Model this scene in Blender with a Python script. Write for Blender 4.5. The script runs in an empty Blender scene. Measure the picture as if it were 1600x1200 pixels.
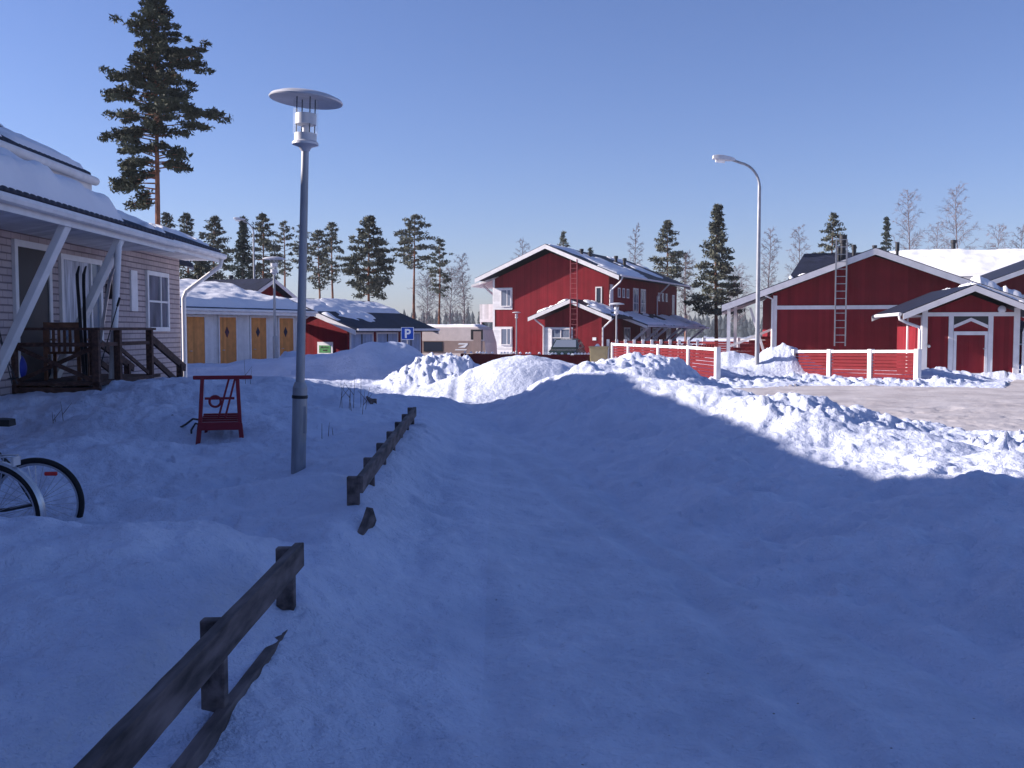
import bpy, bmesh, math, random
import numpy as np
from mathutils import Vector, Matrix, Euler
R = math.radians
S = bpy.context.scene
COL = S.collection

# ------------------------------------------------------------------ camera, sky, sun, exposure
EYE = 1.6
F = 1550.0          # focal length in photo pixels (1600 wide)
HOR = 514.0         # horizon row in the photo
cam = bpy.data.cameras.new('camera')
cam.sensor_width = 36; cam.lens = 36 * F / 1600; cam.clip_start = .05; cam.clip_end = 5000
co = bpy.data.objects.new('camera', cam); COL.objects.link(co)
PITCH = math.atan((600 - HOR) / F)
co.location = (0, 0, EYE); co.rotation_euler = (math.pi / 2 - PITCH, 0, 0)
S.camera = co

SUN_EL = R(23)
LX, LY = .988, -.125                      # the light travels this way over the ground
w = bpy.data.worlds.new('World'); S.world = w; w.use_nodes = True
nt = w.node_tree; nt.nodes.clear()
sky = nt.nodes.new('ShaderNodeTexSky'); sky.sky_type = 'NISHITA'; sky.sun_disc = False
sky.sun_elevation = SUN_EL; sky.sun_rotation = math.atan2(-LX, -LY)
sky.air_density = 1.0; sky.dust_density = .5; sky.ozone_density = 3.0; sky.altitude = 100
tint = nt.nodes.new('ShaderNodeMix'); tint.data_type = 'RGBA'; tint.blend_type = 'MULTIPLY'
tint.inputs[0].default_value = 1
tint.inputs[7].default_value = (.78, .80, 1.12, 1)
bg = nt.nodes.new('ShaderNodeBackground'); bg.inputs[1].default_value = .066
wo = nt.nodes.new('ShaderNodeOutputWorld')
nt.links.new(sky.outputs[0], tint.inputs[6]); nt.links.new(tint.outputs[2], bg.inputs[0]); nt.links.new(bg.outputs[0], wo.inputs[0])

sl = bpy.data.lights.new('sun', 'SUN'); sl.energy = 5.0; sl.angle = R(.5); sl.color = (1, .90, .84)
so = bpy.data.objects.new('sun', sl); COL.objects.link(so)
so.rotation_euler = Vector((LX * math.cos(SUN_EL), LY * math.cos(SUN_EL), -math.sin(SUN_EL))).to_track_quat('-Z', 'Y').to_euler()
so.location = (-30, 0, 30)
S.view_settings.view_transform = 'Standard'; S.view_settings.look = 'None'
S.view_settings.exposure = 1.05; S.view_settings.gamma = 1

# ------------------------------------------------------------------ helpers
def at(px, py, D):
    """world point seen at photo pixel (px,py) at depth D along +Y"""
    c = Vector(((px - 800) / F, 1, -(py - 600) / F))
    c = Matrix.Rotation(-PITCH, 3, 'X') @ c
    return Vector((0, 0, EYE)) + c * (D / c.y)
def X(px, D): return (px - 800) / F * D
def Z(py, D): return at(800, py, D).z

class MB:
    def __init__(s): s.v = []; s.f = []
    def add(s, vs, fs):
        n = len(s.v); s.v += [tuple(p) for p in vs]; s.f += [tuple(i + n for i in f) for f in fs]; return s
    def box(s, x0, x1, y0, y1, z0, z1):
        return s.add([(x0,y0,z0),(x1,y0,z0),(x1,y1,z0),(x0,y1,z0),(x0,y0,z1),(x1,y0,z1),(x1,y1,z1),(x0,y1,z1)],
              [(0,3,2,1),(4,5,6,7),(0,1,5,4),(1,2,6,5),(2,3,7,6),(3,0,4,7)])
    def beam(s, p, q, w, h, up=(0, 0, 1)):
        p = Vector(p); q = Vector(q); d = (q - p).normalized(); u = Vector(up)
        if abs(d.dot(u)) > .98: u = Vector((0, 1, 0))
        a = d.cross(u).normalized() * w / 2; b = a.cross(d).normalized() * h / 2
        vs = [p-a-b, p+a-b, p+a+b, p-a+b, q-a-b, q+a-b, q+a+b, q-a+b]
        return s.add(vs, [(0,1,2,3),(7,6,5,4),(0,4,5,1),(1,5,6,2),(2,6,7,3),(3,7,4,0)])
    def tube(s, pts, r, n=8, cap=True):
        pts = [Vector(p) for p in pts]; k = len(pts)
        rs = r if isinstance(r, (list, tuple)) else [r] * k
        base = len(s.v); prev = None
        for i, p in enumerate(pts):
            d = (pts[min(i+1,k-1)] - pts[max(i-1,0)])
            d = d.normalized() if d.length > 1e-9 else Vector((0,0,1))
            if prev is None:
                u = Vector((1,0,0)) if abs(d.x) < .8 else Vector((0,1,0))
            else: u = prev
            a = (u - d * u.dot(d)).normalized(); prev = a; b = d.cross(a)
            for j in range(n):
                t = 2 * math.pi * j / n
                s.v.append(tuple(p + (a * math.cos(t) + b * math.sin(t)) * rs[i]))
        for i in range(k - 1):
            for j in range(n):
                j2 = (j + 1) % n
                s.f.append((base+i*n+j, base+i*n+j2, base+(i+1)*n+j2, base+(i+1)*n+j))
        if cap:
            s.f.append(tuple(base + j for j in reversed(range(n)))); s.f.append(tuple(base + (k-1)*n + j for j in range(n)))
        return s
    def lathe(s, prof, n=24, c=(0, 0, 0)):
        base = len(s.v)
        for (r, z) in prof:
            for j in range(n):
                t = 2 * math.pi * j / n; s.v.append((c[0] + r*math.cos(t), c[1] + r*math.sin(t), c[2] + z))
        for i in range(len(prof) - 1):
            for j in range(n):
                j2 = (j+1) % n; s.f.append((base+i*n+j, base+i*n+j2, base+(i+1)*n+j2, base+(i+1)*n+j))
        s.f.append(tuple(base + j for j in reversed(range(n)))); s.f.append(tuple(base + (len(prof)-1)*n + j for j in range(n)))
        return s
    def prism(s, poly, ax, a0, a1):
        """poly of (u,z) extruded along ax ('y': u is x, 'x': u is y)"""
        n = len(poly)
        mk = (lambda u, z, a: (u, a, z)) if ax == 'y' else (lambda u, z, a: (a, u, z))
        vs = [mk(u, z, a0) for u, z in poly] + [mk(u, z, a1) for u, z in poly]
        fs = [tuple(range(n)), tuple(reversed(range(n, 2*n)))] + [(i, i+n, (i+1) % n + n, (i+1) % n) for i in range(n)]
        return s.add(vs, fs)
    def torus(s, c, r, t, axis='y', n=40, m=8, a0=0, a1=2*math.pi, flat=1.0):
        base = len(s.v); full = abs(a1 - a0 - 2*math.pi) < 1e-6; k = n if full else n + 1
        for i in range(k):
            a = a0 + (a1 - a0) * i / n
            for j in range(m):
                b = 2*math.pi*j/m; rr = r + t*math.cos(b)*flat; o = t*math.sin(b)
                if axis == 'y': p = (c[0]+rr*math.cos(a), c[1]+o, c[2]+rr*math.sin(a))
                elif axis == 'x': p = (c[0]+o, c[1]+rr*math.cos(a), c[2]+rr*math.sin(a))
                else: p = (c[0]+rr*math.cos(a), c[1]+rr*math.sin(a), c[2]+o)
                s.v.append(p)
        for i in range(n if full else n):
            i2 = (i+1) % k
            for j in range(m):
                j2 = (j+1) % m; s.f.append((base+i*m+j, base+i2*m+j, base+i2*m+j2, base+i*m+j2))
        return s
    def wbox(s, face, u0, u1, d0, d1, z0, z1):
        """a box on a wall: face=('f',y) faces -y, ('r',x) faces +x, ('l',x) faces -x; d is out of the wall"""
        k, a = face
        if k == 'f': return s.box(u0, u1, a - d1, a - d0, z0, z1)
        if k == 'r': return s.box(a + d0, a + d1, u0, u1, z0, z1)
        return s.box(a - d1, a - d0, u0, u1, z0, z1)
    def build(s, name, m, parent=None, smooth=False, bevel=0, loc=None):
        me = bpy.data.meshes.new(name); me.from_pydata(s.v, [], s.f); me.validate()
        bm = bmesh.new(); bm.from_mesh(me); bmesh.ops.recalc_face_normals(bm, faces=bm.faces); bm.to_mesh(me); bm.free()
        if m: me.materials.append(m)
        o = bpy.data.objects.new(name, me); COL.objects.link(o)
        if parent: o.parent = parent
        if loc: o.location = loc
        if smooth:
            me.polygons.foreach_set('use_smooth', [True]*len(me.polygons))
            try: me.set_sharp_from_angle(angle=R(40))
            except Exception: pass
        if bevel:
            b = o.modifiers.new('bevel', 'BEVEL'); b.width = bevel; b.segments = 2; b.limit_method = 'ANGLE'
        return o

def npmesh(name, V, Fq, m, parent=None, smooth=False):
    """fast mesh from arrays; Fq is (n,3) or (n,4)"""
    me = bpy.data.meshes.new(name); k = Fq.shape[1]
    me.vertices.add(len(V)); me.vertices.foreach_set('co', np.asarray(V, np.float32).ravel())
    me.loops.add(Fq.size); me.loops.foreach_set('vertex_index', Fq.astype(np.int32).ravel())
    me.polygons.add(len(Fq)); me.polygons.foreach_set('loop_start', np.arange(0, Fq.size, k, dtype=np.int32))
    try: me.polygons.foreach_set('loop_total', np.full(len(Fq), k, np.int32))
    except Exception: pass
    me.update(calc_edges=True); me.validate()
    if smooth: me.polygons.foreach_set('use_smooth', np.ones(len(me.polygons), bool))
    if m: me.materials.append(m)
    o = bpy.data.objects.new(name, me); COL.objects.link(o)
    if parent: o.parent = parent
    return o

def tag(o, label, cat, group=None, kind=None):
    if label: o['label'] = label
    if cat: o['category'] = cat
    if group: o['group'] = group
    if kind: o['kind'] = kind
    return o
def empty(name, loc, rz, label, cat, group=None):
    o = bpy.data.objects.new(name, None); COL.objects.link(o); o.empty_display_size = .3
    o.location = loc; o.rotation_euler = (0, 0, rz); return tag(o, label, cat, group)
def copy_tree(o, parent=None):
    c = o.copy(); COL.objects.link(c)
    if parent: c.parent = parent
    for ch in list(o.children): copy_tree(ch, c)
    return c

# ------------------------------------------------------------------ materials
def mat(name, col, rough=.75, metal=0, var=.12, vs=4, bump=.15, bs=40, boards=None, boardaxis='h', dist=.01, spec=.3, stretch=(1,1,1)):
    m = bpy.data.materials.new(name); m.use_nodes = True; n = m.node_tree.nodes; L = m.node_tree.links
    p = n['Principled BSDF']; p.inputs['Roughness'].default_value = rough; p.inputs['Metallic'].default_value = metal
    p.inputs['Specular IOR Level'].default_value = spec
    tc = n.new('ShaderNodeTexCoord'); mp = n.new('ShaderNodeMapping'); mp.inputs['Scale'].default_value = stretch
    L.new(tc.outputs['Object'], mp.inputs[0])
    nz = n.new('ShaderNodeTexNoise'); nz.inputs['Scale'].default_value = vs; nz.inputs['Detail'].default_value = 5
    L.new(mp.outputs[0], nz.inputs[0])
    cr = n.new('ShaderNodeValToRGB')
    lo = [max(0, c*(1-var*1.6)) for c in col]; hi = [min(1, c*(1+var)) for c in col]
    cr.color_ramp.elements[0].position = .3; cr.color_ramp.elements[1].position = .7
    cr.color_ramp.elements[0].color = (*lo, 1); cr.color_ramp.elements[1].color = (*hi, 1)
    L.new(nz.outputs[0], cr.inputs[0])
    colout = cr.outputs[0]
    n2 = n.new('ShaderNodeTexNoise'); n2.inputs['Scale'].default_value = bs; n2.inputs['Detail'].default_value = 4
    L.new(mp.outputs[0], n2.inputs[0])
    hsum = n2.outputs[0]
    if boards:
        sx = n.new('ShaderNodeSeparateXYZ'); L.new(tc.outputs['Object'], sx.inputs[0])
        if boardaxis == 'z': v = sx.outputs[2]
        else:
            a = n.new('ShaderNodeMath'); a.operation = 'ADD'; L.new(sx.outputs[0], a.inputs[0]); L.new(sx.outputs[1], a.inputs[1]); v = a.outputs[0]
        d = n.new('ShaderNodeMath'); d.operation = 'DIVIDE'; L.new(v, d.inputs[0]); d.inputs[1].default_value = boards
        fr = n.new('ShaderNodeMath'); fr.operation = 'FRACT'; L.new(d.outputs[0], fr.inputs[0])
        gt = n.new('ShaderNodeMath'); gt.operation = 'GREATER_THAN'; gt.inputs[1].default_value = .1; L.new(fr.outputs[0], gt.inputs[0])
        fl = n.new('ShaderNodeMath'); fl.operation = 'FLOOR'; L.new(d.outputs[0], fl.inputs[0])
        wn = n.new('ShaderNodeTexWhiteNoise'); wn.noise_dimensions = '1D'; L.new(fl.outputs[0], wn.inputs['W'])
        mr = n.new('ShaderNodeMapRange'); mr.inputs[3].default_value = .82; mr.inputs[4].default_value = 1.1; L.new(wn.outputs[0], mr.inputs[0])
        mm = n.new('ShaderNodeMix'); mm.data_type = 'RGBA'; mm.blend_type = 'MULTIPLY'; mm.inputs[0].default_value = 1
        L.new(cr.outputs[0], mm.inputs[6]); L.new(mr.outputs[0], mm.inputs[7]); colout = mm.outputs[2]
        ad = n.new('ShaderNodeMath'); ad.operation = 'MULTIPLY_ADD'; ad.inputs[1].default_value = .25
        L.new(n2.outputs[0], ad.inputs[0]); L.new(gt.outputs[0], ad.inputs[2]); hsum = ad.outputs[0]
    L.new(colout, p.inputs['Base Color'])
    b = n.new('ShaderNodeBump'); b.inputs['Strength'].default_value = bump; b.inputs['Distance'].default_value = dist
    L.new(hsum, b.inputs['Height']); L.new(b.outputs[0], p.inputs['Normal'])
    return m

M = {}
M['red'] = mat('red_board_paint', (.195, .014, .022), .8, boards=.14, bump=.6, dist=.012, var=.1, vs=1.2, spec=.12)
M['redplain'] = mat('red_paint', (.135, .011, .015), .75, bump=.2, spec=.15)
M['sledred'] = mat('sled_red_paint', (.20, .012, .026), .5, bump=.1)
M['white'] = mat('white_paint', (.72, .70, .70), .6, var=.06, bump=.1)
M['whiteboard'] = mat('white_boarding', (.70, .68, .68), .65, var=.06, boards=.15, bump=.5)
M['whiteclad'] = mat('white_weatherboard', (.70, .69, .70), .65, var=.06, boards=.14, boardaxis='z', bump=.5)
M['brickmortar'] = None
M['roof'] = mat('dark_metal_roof', (.013, .016, .036), .6, metal=.0, var=.25, vs=2, bump=.6, boards=.3, dist=.02, spec=.2)
M['tile'] = mat('dark_tile_sheet', (.016, .02, .04), .6, var=.2, bump=.1, spec=.25)
M['grey'] = mat('dark_grey_metal', (.02, .02, .025), .5, bump=.05)
M['ladder'] = mat('ladder_paint', (.25, .06, .07), .5, bump=.05)
M['galv'] = mat('galvanised_steel', (.30, .31, .34), .5, metal=.4, var=.15, vs=14, bump=.06, stretch=(1,1,.2))
M['lampwhite'] = mat('lamp_enamel', (.56, .56, .59), .42, metal=.15, var=.12, bump=.03, spec=.5)
M['ochre'] = mat('ochre_door_paint', (.66, .27, .075), .6, var=.1, boards=.12, bump=.4)
M['bluedoor'] = mat('pale_blue_door_paint', (.30, .38, .55), .6, var=.08, boards=.12, bump=.4)
M['oldwood'] = mat('weathered_wood', (.13, .102, .098), .85, var=.45, vs=3.5, bump=.35, bs=30, stretch=(5, .9, 5), dist=.004)
M['deckwood'] = mat('brown_deck_wood', (.085, .045, .035), .8, var=.35, vs=6, bump=.4, bs=30, stretch=(3,1,3))
M['chairwood'] = mat('chair_wood', (.16, .075, .045), .7, var=.3, vs=8, bump=.3)
M['rubber'] = mat('black_rubber', (.012, .012, .014), .7, var=.2, bump=.1)
M['blackpaint'] = mat('black_paint', (.015, .015, .018), .35, bump=.03, spec=.5)
M['chrome'] = mat('bare_metal', (.55, .55, .57), .28, metal=.9, bump=.03)
M['bikeframe'] = mat('bike_frame_paint', (.05, .03, .09), .35, bump=.03, spec=.5)
M['reflector'] = mat('red_reflector', (.55, .02, .02), .2, bump=.02, spec=.6)
M['signblue'] = mat('sign_blue', (.012, .075, .42), .45, var=.04, bump=.02)
M['signwhite'] = mat('sign_white', (.85, .85, .85), .5, var=.04, bump=.02)
M['signgreen'] = mat('sign_green', (.10, .33, .12), .5, var=.25, vs=9, bump=.02)
M['tan'] = mat('tan_plastic', (.42, .32, .16), .6, var=.08, bump=.05)
M['caravan'] = mat('caravan_cream', (.70, .60, .55), .45, var=.05, bump=.03)
M['caravanband'] = mat('caravan_brown_band', (.34, .25, .22), .45, var=.05, bump=.03)
M['carpaint'] = mat('dark_green_car_paint', (.018, .03, .026), .25, var=.05, bump=.01, spec=.6)
M['blueplastic'] = mat('blue_plastic', (.03, .05, .35), .5, bump=.05)
M['pinebark'] = mat('pine_bark', (.20, .085, .05), .9, var=.4, vs=6, bump=.8, bs=12, stretch=(1,1,.4), dist=.03)
M['greybark'] = mat('grey_bark', (.075, .06, .06), .9, var=.4, vs=6, bump=.6, bs=12, dist=.03)
M['birchbark'] = mat('birch_twig', (.17, .135, .145), .9, var=.3, vs=5, bump=.2)
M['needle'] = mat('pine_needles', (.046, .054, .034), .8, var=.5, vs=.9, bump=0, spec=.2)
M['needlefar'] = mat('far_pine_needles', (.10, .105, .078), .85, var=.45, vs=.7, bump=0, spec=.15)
M['spruce'] = mat('spruce_needles', (.045, .058, .046), .85, var=.5, vs=.9, bump=0, spec=.15)
M['forest'] = mat('distant_forest', (.05, .06, .07), .95, var=.4, vs=.05, bump=0, spec=.0)
M['stalk'] = mat('dry_stalk', (.13, .09, .075), .9, bump=.1)
M['reflection_cover'] = mat('grey_pane_cover', (.13, .13, .17), .7, var=.35, vs=2.5, bump=.1, stretch=(1,1,.5))  # grey of the sheet added over a reflecting pane
M['curtain'] = mat('curtain_cloth', (.50, .50, .55), .9, var=.3, vs=5, bump=.2, stretch=(3,3,.4))

def glassmat(name, col, rough=.06):
    m = bpy.data.materials.new(name); m.use_nodes = True; p = m.node_tree.nodes['Principled BSDF']
    p.inputs['Base Color'].default_value = (*col, 1); p.inputs['Roughness'].default_value = rough; p.inputs['Specular IOR Level'].default_value = .25
    n = m.node_tree.nodes; L = m.node_tree.links
    tc = n.new('ShaderNodeTexCoord'); nz = n.new('ShaderNodeTexNoise'); nz.inputs['Scale'].default_value = 1.3
    L.new(tc.outputs['Object'], nz.inputs[0]); b = n.new('ShaderNodeBump'); b.inputs['Strength'].default_value = .08; b.inputs['Distance'].default_value = .05
    L.new(nz.outputs[0], b.inputs['Height']); L.new(b.outputs[0], p.inputs['Normal'])
    return m
M['glass'] = glassmat('window_glass', (.035, .045, .07))
M['glasspale'] = glassmat('window_glass_pale', (.16, .19, .25))
def clearmat():
    m = bpy.data.materials.new('clear_lamp_cylinder'); m.use_nodes = True; n = m.node_tree.nodes; L = m.node_tree.links
    p = n['Principled BSDF']; p.inputs['Base Color'].default_value = (.8, .85, .9, 1); p.inputs['Roughness'].default_value = .05
    tr = n.new('ShaderNodeBsdfTransparent'); mx = n.new('ShaderNodeMixShader'); mx.inputs[0].default_value = .13
    L.new(tr.outputs[0], mx.inputs[1]); L.new(p.outputs[0], mx.inputs[2]); L.new(mx.outputs[0], n['Material Output'].inputs[0])
    return m
M['clear'] = clearmat()

def brickmat():
    m = bpy.data.materials.new('white_brick'); m.use_nodes = True; n = m.node_tree.nodes; L = m.node_tree.links; p = n['Principled BSDF']
    tc = n.new('ShaderNodeTexCoord'); sx = n.new('ShaderNodeSeparateXYZ'); cx = n.new('ShaderNodeCombineXYZ')
    L.new(tc.outputs['Object'], sx.inputs[0])
    a = n.new('ShaderNodeMath'); a.operation = 'ADD'; L.new(sx.outputs[0], a.inputs[0]); L.new(sx.outputs[1], a.inputs[1])
    L.new(a.outputs[0], cx.inputs[0]); L.new(sx.outputs[2], cx.inputs[1])
    b = n.new('ShaderNodeTexBrick'); L.new(cx.outputs[0], b.inputs[0])
    b.inputs['Color1'].default_value = (.48, .395, .385, 1); b.inputs['Color2'].default_value = (.42, .345, .345, 1); b.inputs['Mortar'].default_value = (.29, .235, .24, 1)
    b.inputs['Scale'].default_value = 1; b.inputs['Mortar Size'].default_value = .009; b.inputs['Brick Width'].default_value = .30; b.inputs['Row Height'].default_value = .108
    b.inputs['Mortar Smooth'].default_value = .3
    # raked bed joints: deeper and darker than the upright ones
    d = n.new('ShaderNodeMath'); d.operation = 'DIVIDE'; d.inputs[1].default_value = .108; L.new(sx.outputs[2], d.inputs[0])
    fr = n.new('ShaderNodeMath'); fr.operation = 'FRACT'; L.new(d.outputs[0], fr.inputs[0])
    pp = n.new('ShaderNodeMath'); pp.operation = 'PINGPONG'; pp.inputs[1].default_value = .5; L.new(fr.outputs[0], pp.inputs[0])
    mr = n.new('ShaderNodeMapRange'); mr.inputs[1].default_value = .06; mr.inputs[2].default_value = .14; L.new(pp.outputs[0], mr.inputs[0])
    mx = n.new('ShaderNodeMix'); mx.data_type = 'RGBA'; L.new(mr.outputs[0], mx.inputs[0]); mx.inputs[6].default_value = (.21, .17, .185, 1); L.new(b.outputs[0], mx.inputs[7])
    nz = n.new('ShaderNodeTexNoise'); nz.inputs['Scale'].default_value = 1.1; nz.inputs['Detail'].default_value = 6; L.new(tc.outputs['Object'], nz.inputs[0])
    m2 = n.new('ShaderNodeMapRange'); m2.inputs[1].default_value = .3; m2.inputs[2].default_value = .7; m2.inputs[3].default_value = .8; m2.inputs[4].default_value = 1.1; L.new(nz.outputs[0], m2.inputs[0])
    mu = n.new('ShaderNodeMix'); mu.data_type = 'RGBA'; mu.blend_type = 'MULTIPLY'; mu.inputs[0].default_value = 1; L.new(mx.outputs[2], mu.inputs[6]); L.new(m2.outputs[0], mu.inputs[7])
    L.new(mu.outputs[2], p.inputs['Base Color']); p.inputs['Roughness'].default_value = .85; p.inputs['Specular IOR Level'].default_value = .15
    bu = n.new('ShaderNodeBump'); bu.inputs['Strength'].default_value = .8; bu.inputs['Distance'].default_value = .012
    L.new(mr.outputs[0], bu.inputs['Height']); L.new(bu.outputs[0], p.inputs['Normal'])
    return m
M['brick'] = brickmat()

def snowmat(name, lo, hi, cs, b1, b2, grain=60, rough=.65):
    m = bpy.data.materials.new(name); m.use_nodes = True; n = m.node_tree.nodes; L = m.node_tree.links; p = n['Principled BSDF']
    tc = n.new('ShaderNodeTexCoord')
    a = n.new('ShaderNodeTexNoise'); a.inputs['Scale'].default_value = cs; a.inputs['Detail'].default_value = 8; a.inputs['Roughness'].default_value = .65
    L.new(tc.outputs['Object'], a.inputs[0])
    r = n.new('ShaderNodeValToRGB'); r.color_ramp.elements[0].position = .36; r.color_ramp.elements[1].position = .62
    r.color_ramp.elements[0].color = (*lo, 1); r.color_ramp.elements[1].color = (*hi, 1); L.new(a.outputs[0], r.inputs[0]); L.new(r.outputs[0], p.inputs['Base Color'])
    b = n.new('ShaderNodeTexNoise'); b.inputs['Scale'].default_value = 9; b.inputs['Detail'].default_value = 6; b.inputs['Roughness'].default_value = .6; L.new(tc.outputs['Object'], b.inputs[0])
    c = n.new('ShaderNodeTexNoise'); c.inputs['Scale'].default_value = grain; c.inputs['Detail'].default_value = 3; L.new(tc.outputs['Object'], c.inputs[0])
    u1 = n.new('ShaderNodeBump'); u1.inputs['Strength'].default_value = b1; u1.inputs['Distance'].default_value = .06; L.new(b.outputs[0], u1.inputs['Height'])
    u2 = n.new('ShaderNodeBump'); u2.inputs['Strength'].default_value = b2; u2.inputs['Distance'].default_value = .012; L.new(c.outputs[0], u2.inputs['Height']); L.new(u1.outputs[0], u2.inputs['Normal'])
    L.new(u2.outputs[0], p.inputs['Normal']); p.inputs['Roughness'].default_value = rough; p.inputs['Specular IOR Level'].default_value = .25
    return m
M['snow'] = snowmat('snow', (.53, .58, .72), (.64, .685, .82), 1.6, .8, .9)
M['roofsnow'] = snowmat('roof_snow', (.74, .75, .79), (.79, .80, .83), 1.0, .2, .3)
M['path'] = snowmat('packed_snow', (.49, .54, .67), (.61, .655, .78), 1.6, .8, 1.0, 40)
def grit(m, dens=.80):
    n = m.node_tree.nodes; L = m.node_tree.links; p = n['Principled BSDF']; src = p.inputs['Base Color'].links[0].from_socket
    tc = n.new('ShaderNodeTexCoord'); v = n.new('ShaderNodeTexVoronoi'); v.inputs['Scale'].default_value = 11; L.new(tc.outputs['Object'], v.inputs[0])
    a = n.new('ShaderNodeMath'); a.operation = 'LESS_THAN'; a.inputs[1].default_value = .06; L.new(v.outputs['Distance'], a.inputs[0])
    sc = n.new('ShaderNodeSeparateColor'); L.new(v.outputs['Color'], sc.inputs[0])
    b = n.new('ShaderNodeMath'); b.operation = 'GREATER_THAN'; b.inputs[1].default_value = dens; L.new(sc.outputs[0], b.inputs[0])
    c = n.new('ShaderNodeMath'); c.operation = 'MULTIPLY'; L.new(a.outputs[0], c.inputs[0]); L.new(b.outputs[0], c.inputs[1])
    mx = n.new('ShaderNodeMix'); mx.data_type = 'RGBA'; L.new(c.outputs[0], mx.inputs[0]); L.new(src, mx.inputs[6]); mx.inputs[7].default_value = (.16, .15, .15, 1)
    L.new(mx.outputs[2], p.inputs['Base Color'])
grit(M['path'])
M['road'] = snowmat('icy_road', (.36, .33, .33), (.52, .49, .49), .8, .25, .6, 50, .55)

# ------------------------------------------------------------------ terrain
def hsh(i, j, s):
    n = (i.astype(np.int64) * 374761393 + j.astype(np.int64) * 668265263 + s * 1442695041) & 0xffffffff
    n = ((n ^ (n >> 13)) * 1274126177) & 0xffffffff
    n = n ^ (n >> 16)
    return (n & 0xffffff) / float(0xffffff)
def vn(x, y, s=0):
    xi = np.floor(x); yi = np.floor(y); fx = x - xi; fy = y - yi
    fx = fx*fx*fx*(fx*(fx*6-15)+10); fy = fy*fy*fy*(fy*(fy*6-15)+10)
    a = hsh(xi, yi, s); b = hsh(xi+1, yi, s); c = hsh(xi, yi+1, s); d = hsh(xi+1, yi+1, s)
    return (a + (b-a)*fx) * (1-fy) + (c + (d-c)*fx) * fy - .5
def rot(x, y, a): return x*math.cos(a) - y*math.sin(a), x*math.sin(a) + y*math.cos(a)
def fbm(x, y, sc, o=4, s=0, g=.5):
    t = 0; a = 1; X_, Y_ = x/sc, y/sc
    for k in range(o):
        t = t + a*vn(X_, Y_, s+k*7); a *= g; X_, Y_ = rot(X_*2.03+3.1, Y_*2.03+1.7, .6)
    return t
def worley(x, y, cell, s=0):
    X_ = x/cell; Y_ = y/cell; xi = np.floor(X_); yi = np.floor(Y_); best = np.full(x.shape, 9.); val = np.zeros(x.shape)
    for i in (-1, 0, 1):
        for j in (-1, 0, 1):
            cx = xi+i; cy = yi+j; px = cx + .1+.8*hsh(cx, cy, s); py = cy + .1+.8*hsh(cx, cy, s+5); d = np.hypot(X_-px, Y_-py)
            m = d < best; best = np.where(m, d, best); val = np.where(m, hsh(cx, cy, s+9), val)
    return best, val
def clods(x, y, cell, s=0, keep=.5):
    """broken lumps: tilted flat-topped blocks of uneven size"""
    X_ = x/cell; Y_ = y/cell; xi = np.floor(X_); yi = np.floor(Y_); out = np.zeros(x.shape)
    for i in (-1, 0, 1):
        for j in (-1, 0, 1):
            cx = xi+i; cy = yi+j; dx = X_ - (cx+.15+.7*hsh(cx, cy, s)); dy = Y_ - (cy+.15+.7*hsh(cx, cy, s+5))
            a = hsh(cx, cy, s+2)*6.283; r = .28+.34*hsh(cx, cy, s+3); k = hsh(cx, cy, s+9)
            u = dx*np.cos(a)+dy*np.sin(a); v = -dx*np.sin(a)+dy*np.cos(a)
            d = np.maximum(np.maximum(np.abs(u)*1.15, np.abs(v)), (np.abs(u)+np.abs(v))*.74)
            h_ = np.clip((r-d)*2.2, 0, .26+.5*k*r) * (1+1.1*u+.5*v)
            out = np.maximum(out, np.where(k > keep, h_, 0))
    return out*cell
def sm(t): t = np.clip(t, 0, 1); return t*t*(3-2*t)
def lerp_pts(y, pts): return np.interp(y, [p[0] for p in pts], [p[1] for p in pts])

FOOT = [(0, 2.6), (4.6, 2.2), (6.4, 1.6), (8.7, 1.1), (13.3, .40), (18, -.7), (21, -.6)]
CREST = [(0, 5.2), (5, 4.9), (8, 4.5), (11, 3.9), (13, 3.5), (15.3, 2.8), (18.8, 1.75), (21, 1.6)]
CRH = [(0, .34), (5, .36), (8, .38), (11, .46), (13, .49), (15.3, .62), (17.5, .84), (19.2, .82), (20.8, .25), (22, 0)]
RNEAR = [(-5, 11), (3, 10), (7, 9.2), (11, 8.3), (14.5, 7.6), (17.6, 6.5), (21, 5.6), (25, 5.0), (26.5, 5.3), (27.3, 7)]
RFAR = [(4, 26.3), (5.5, 26.8), (9, 28.3), (11, 27.6), (13.4, 27.0), (14.5, 29.0), (16, 31.5), (24, 31), (40, 30)]
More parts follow.
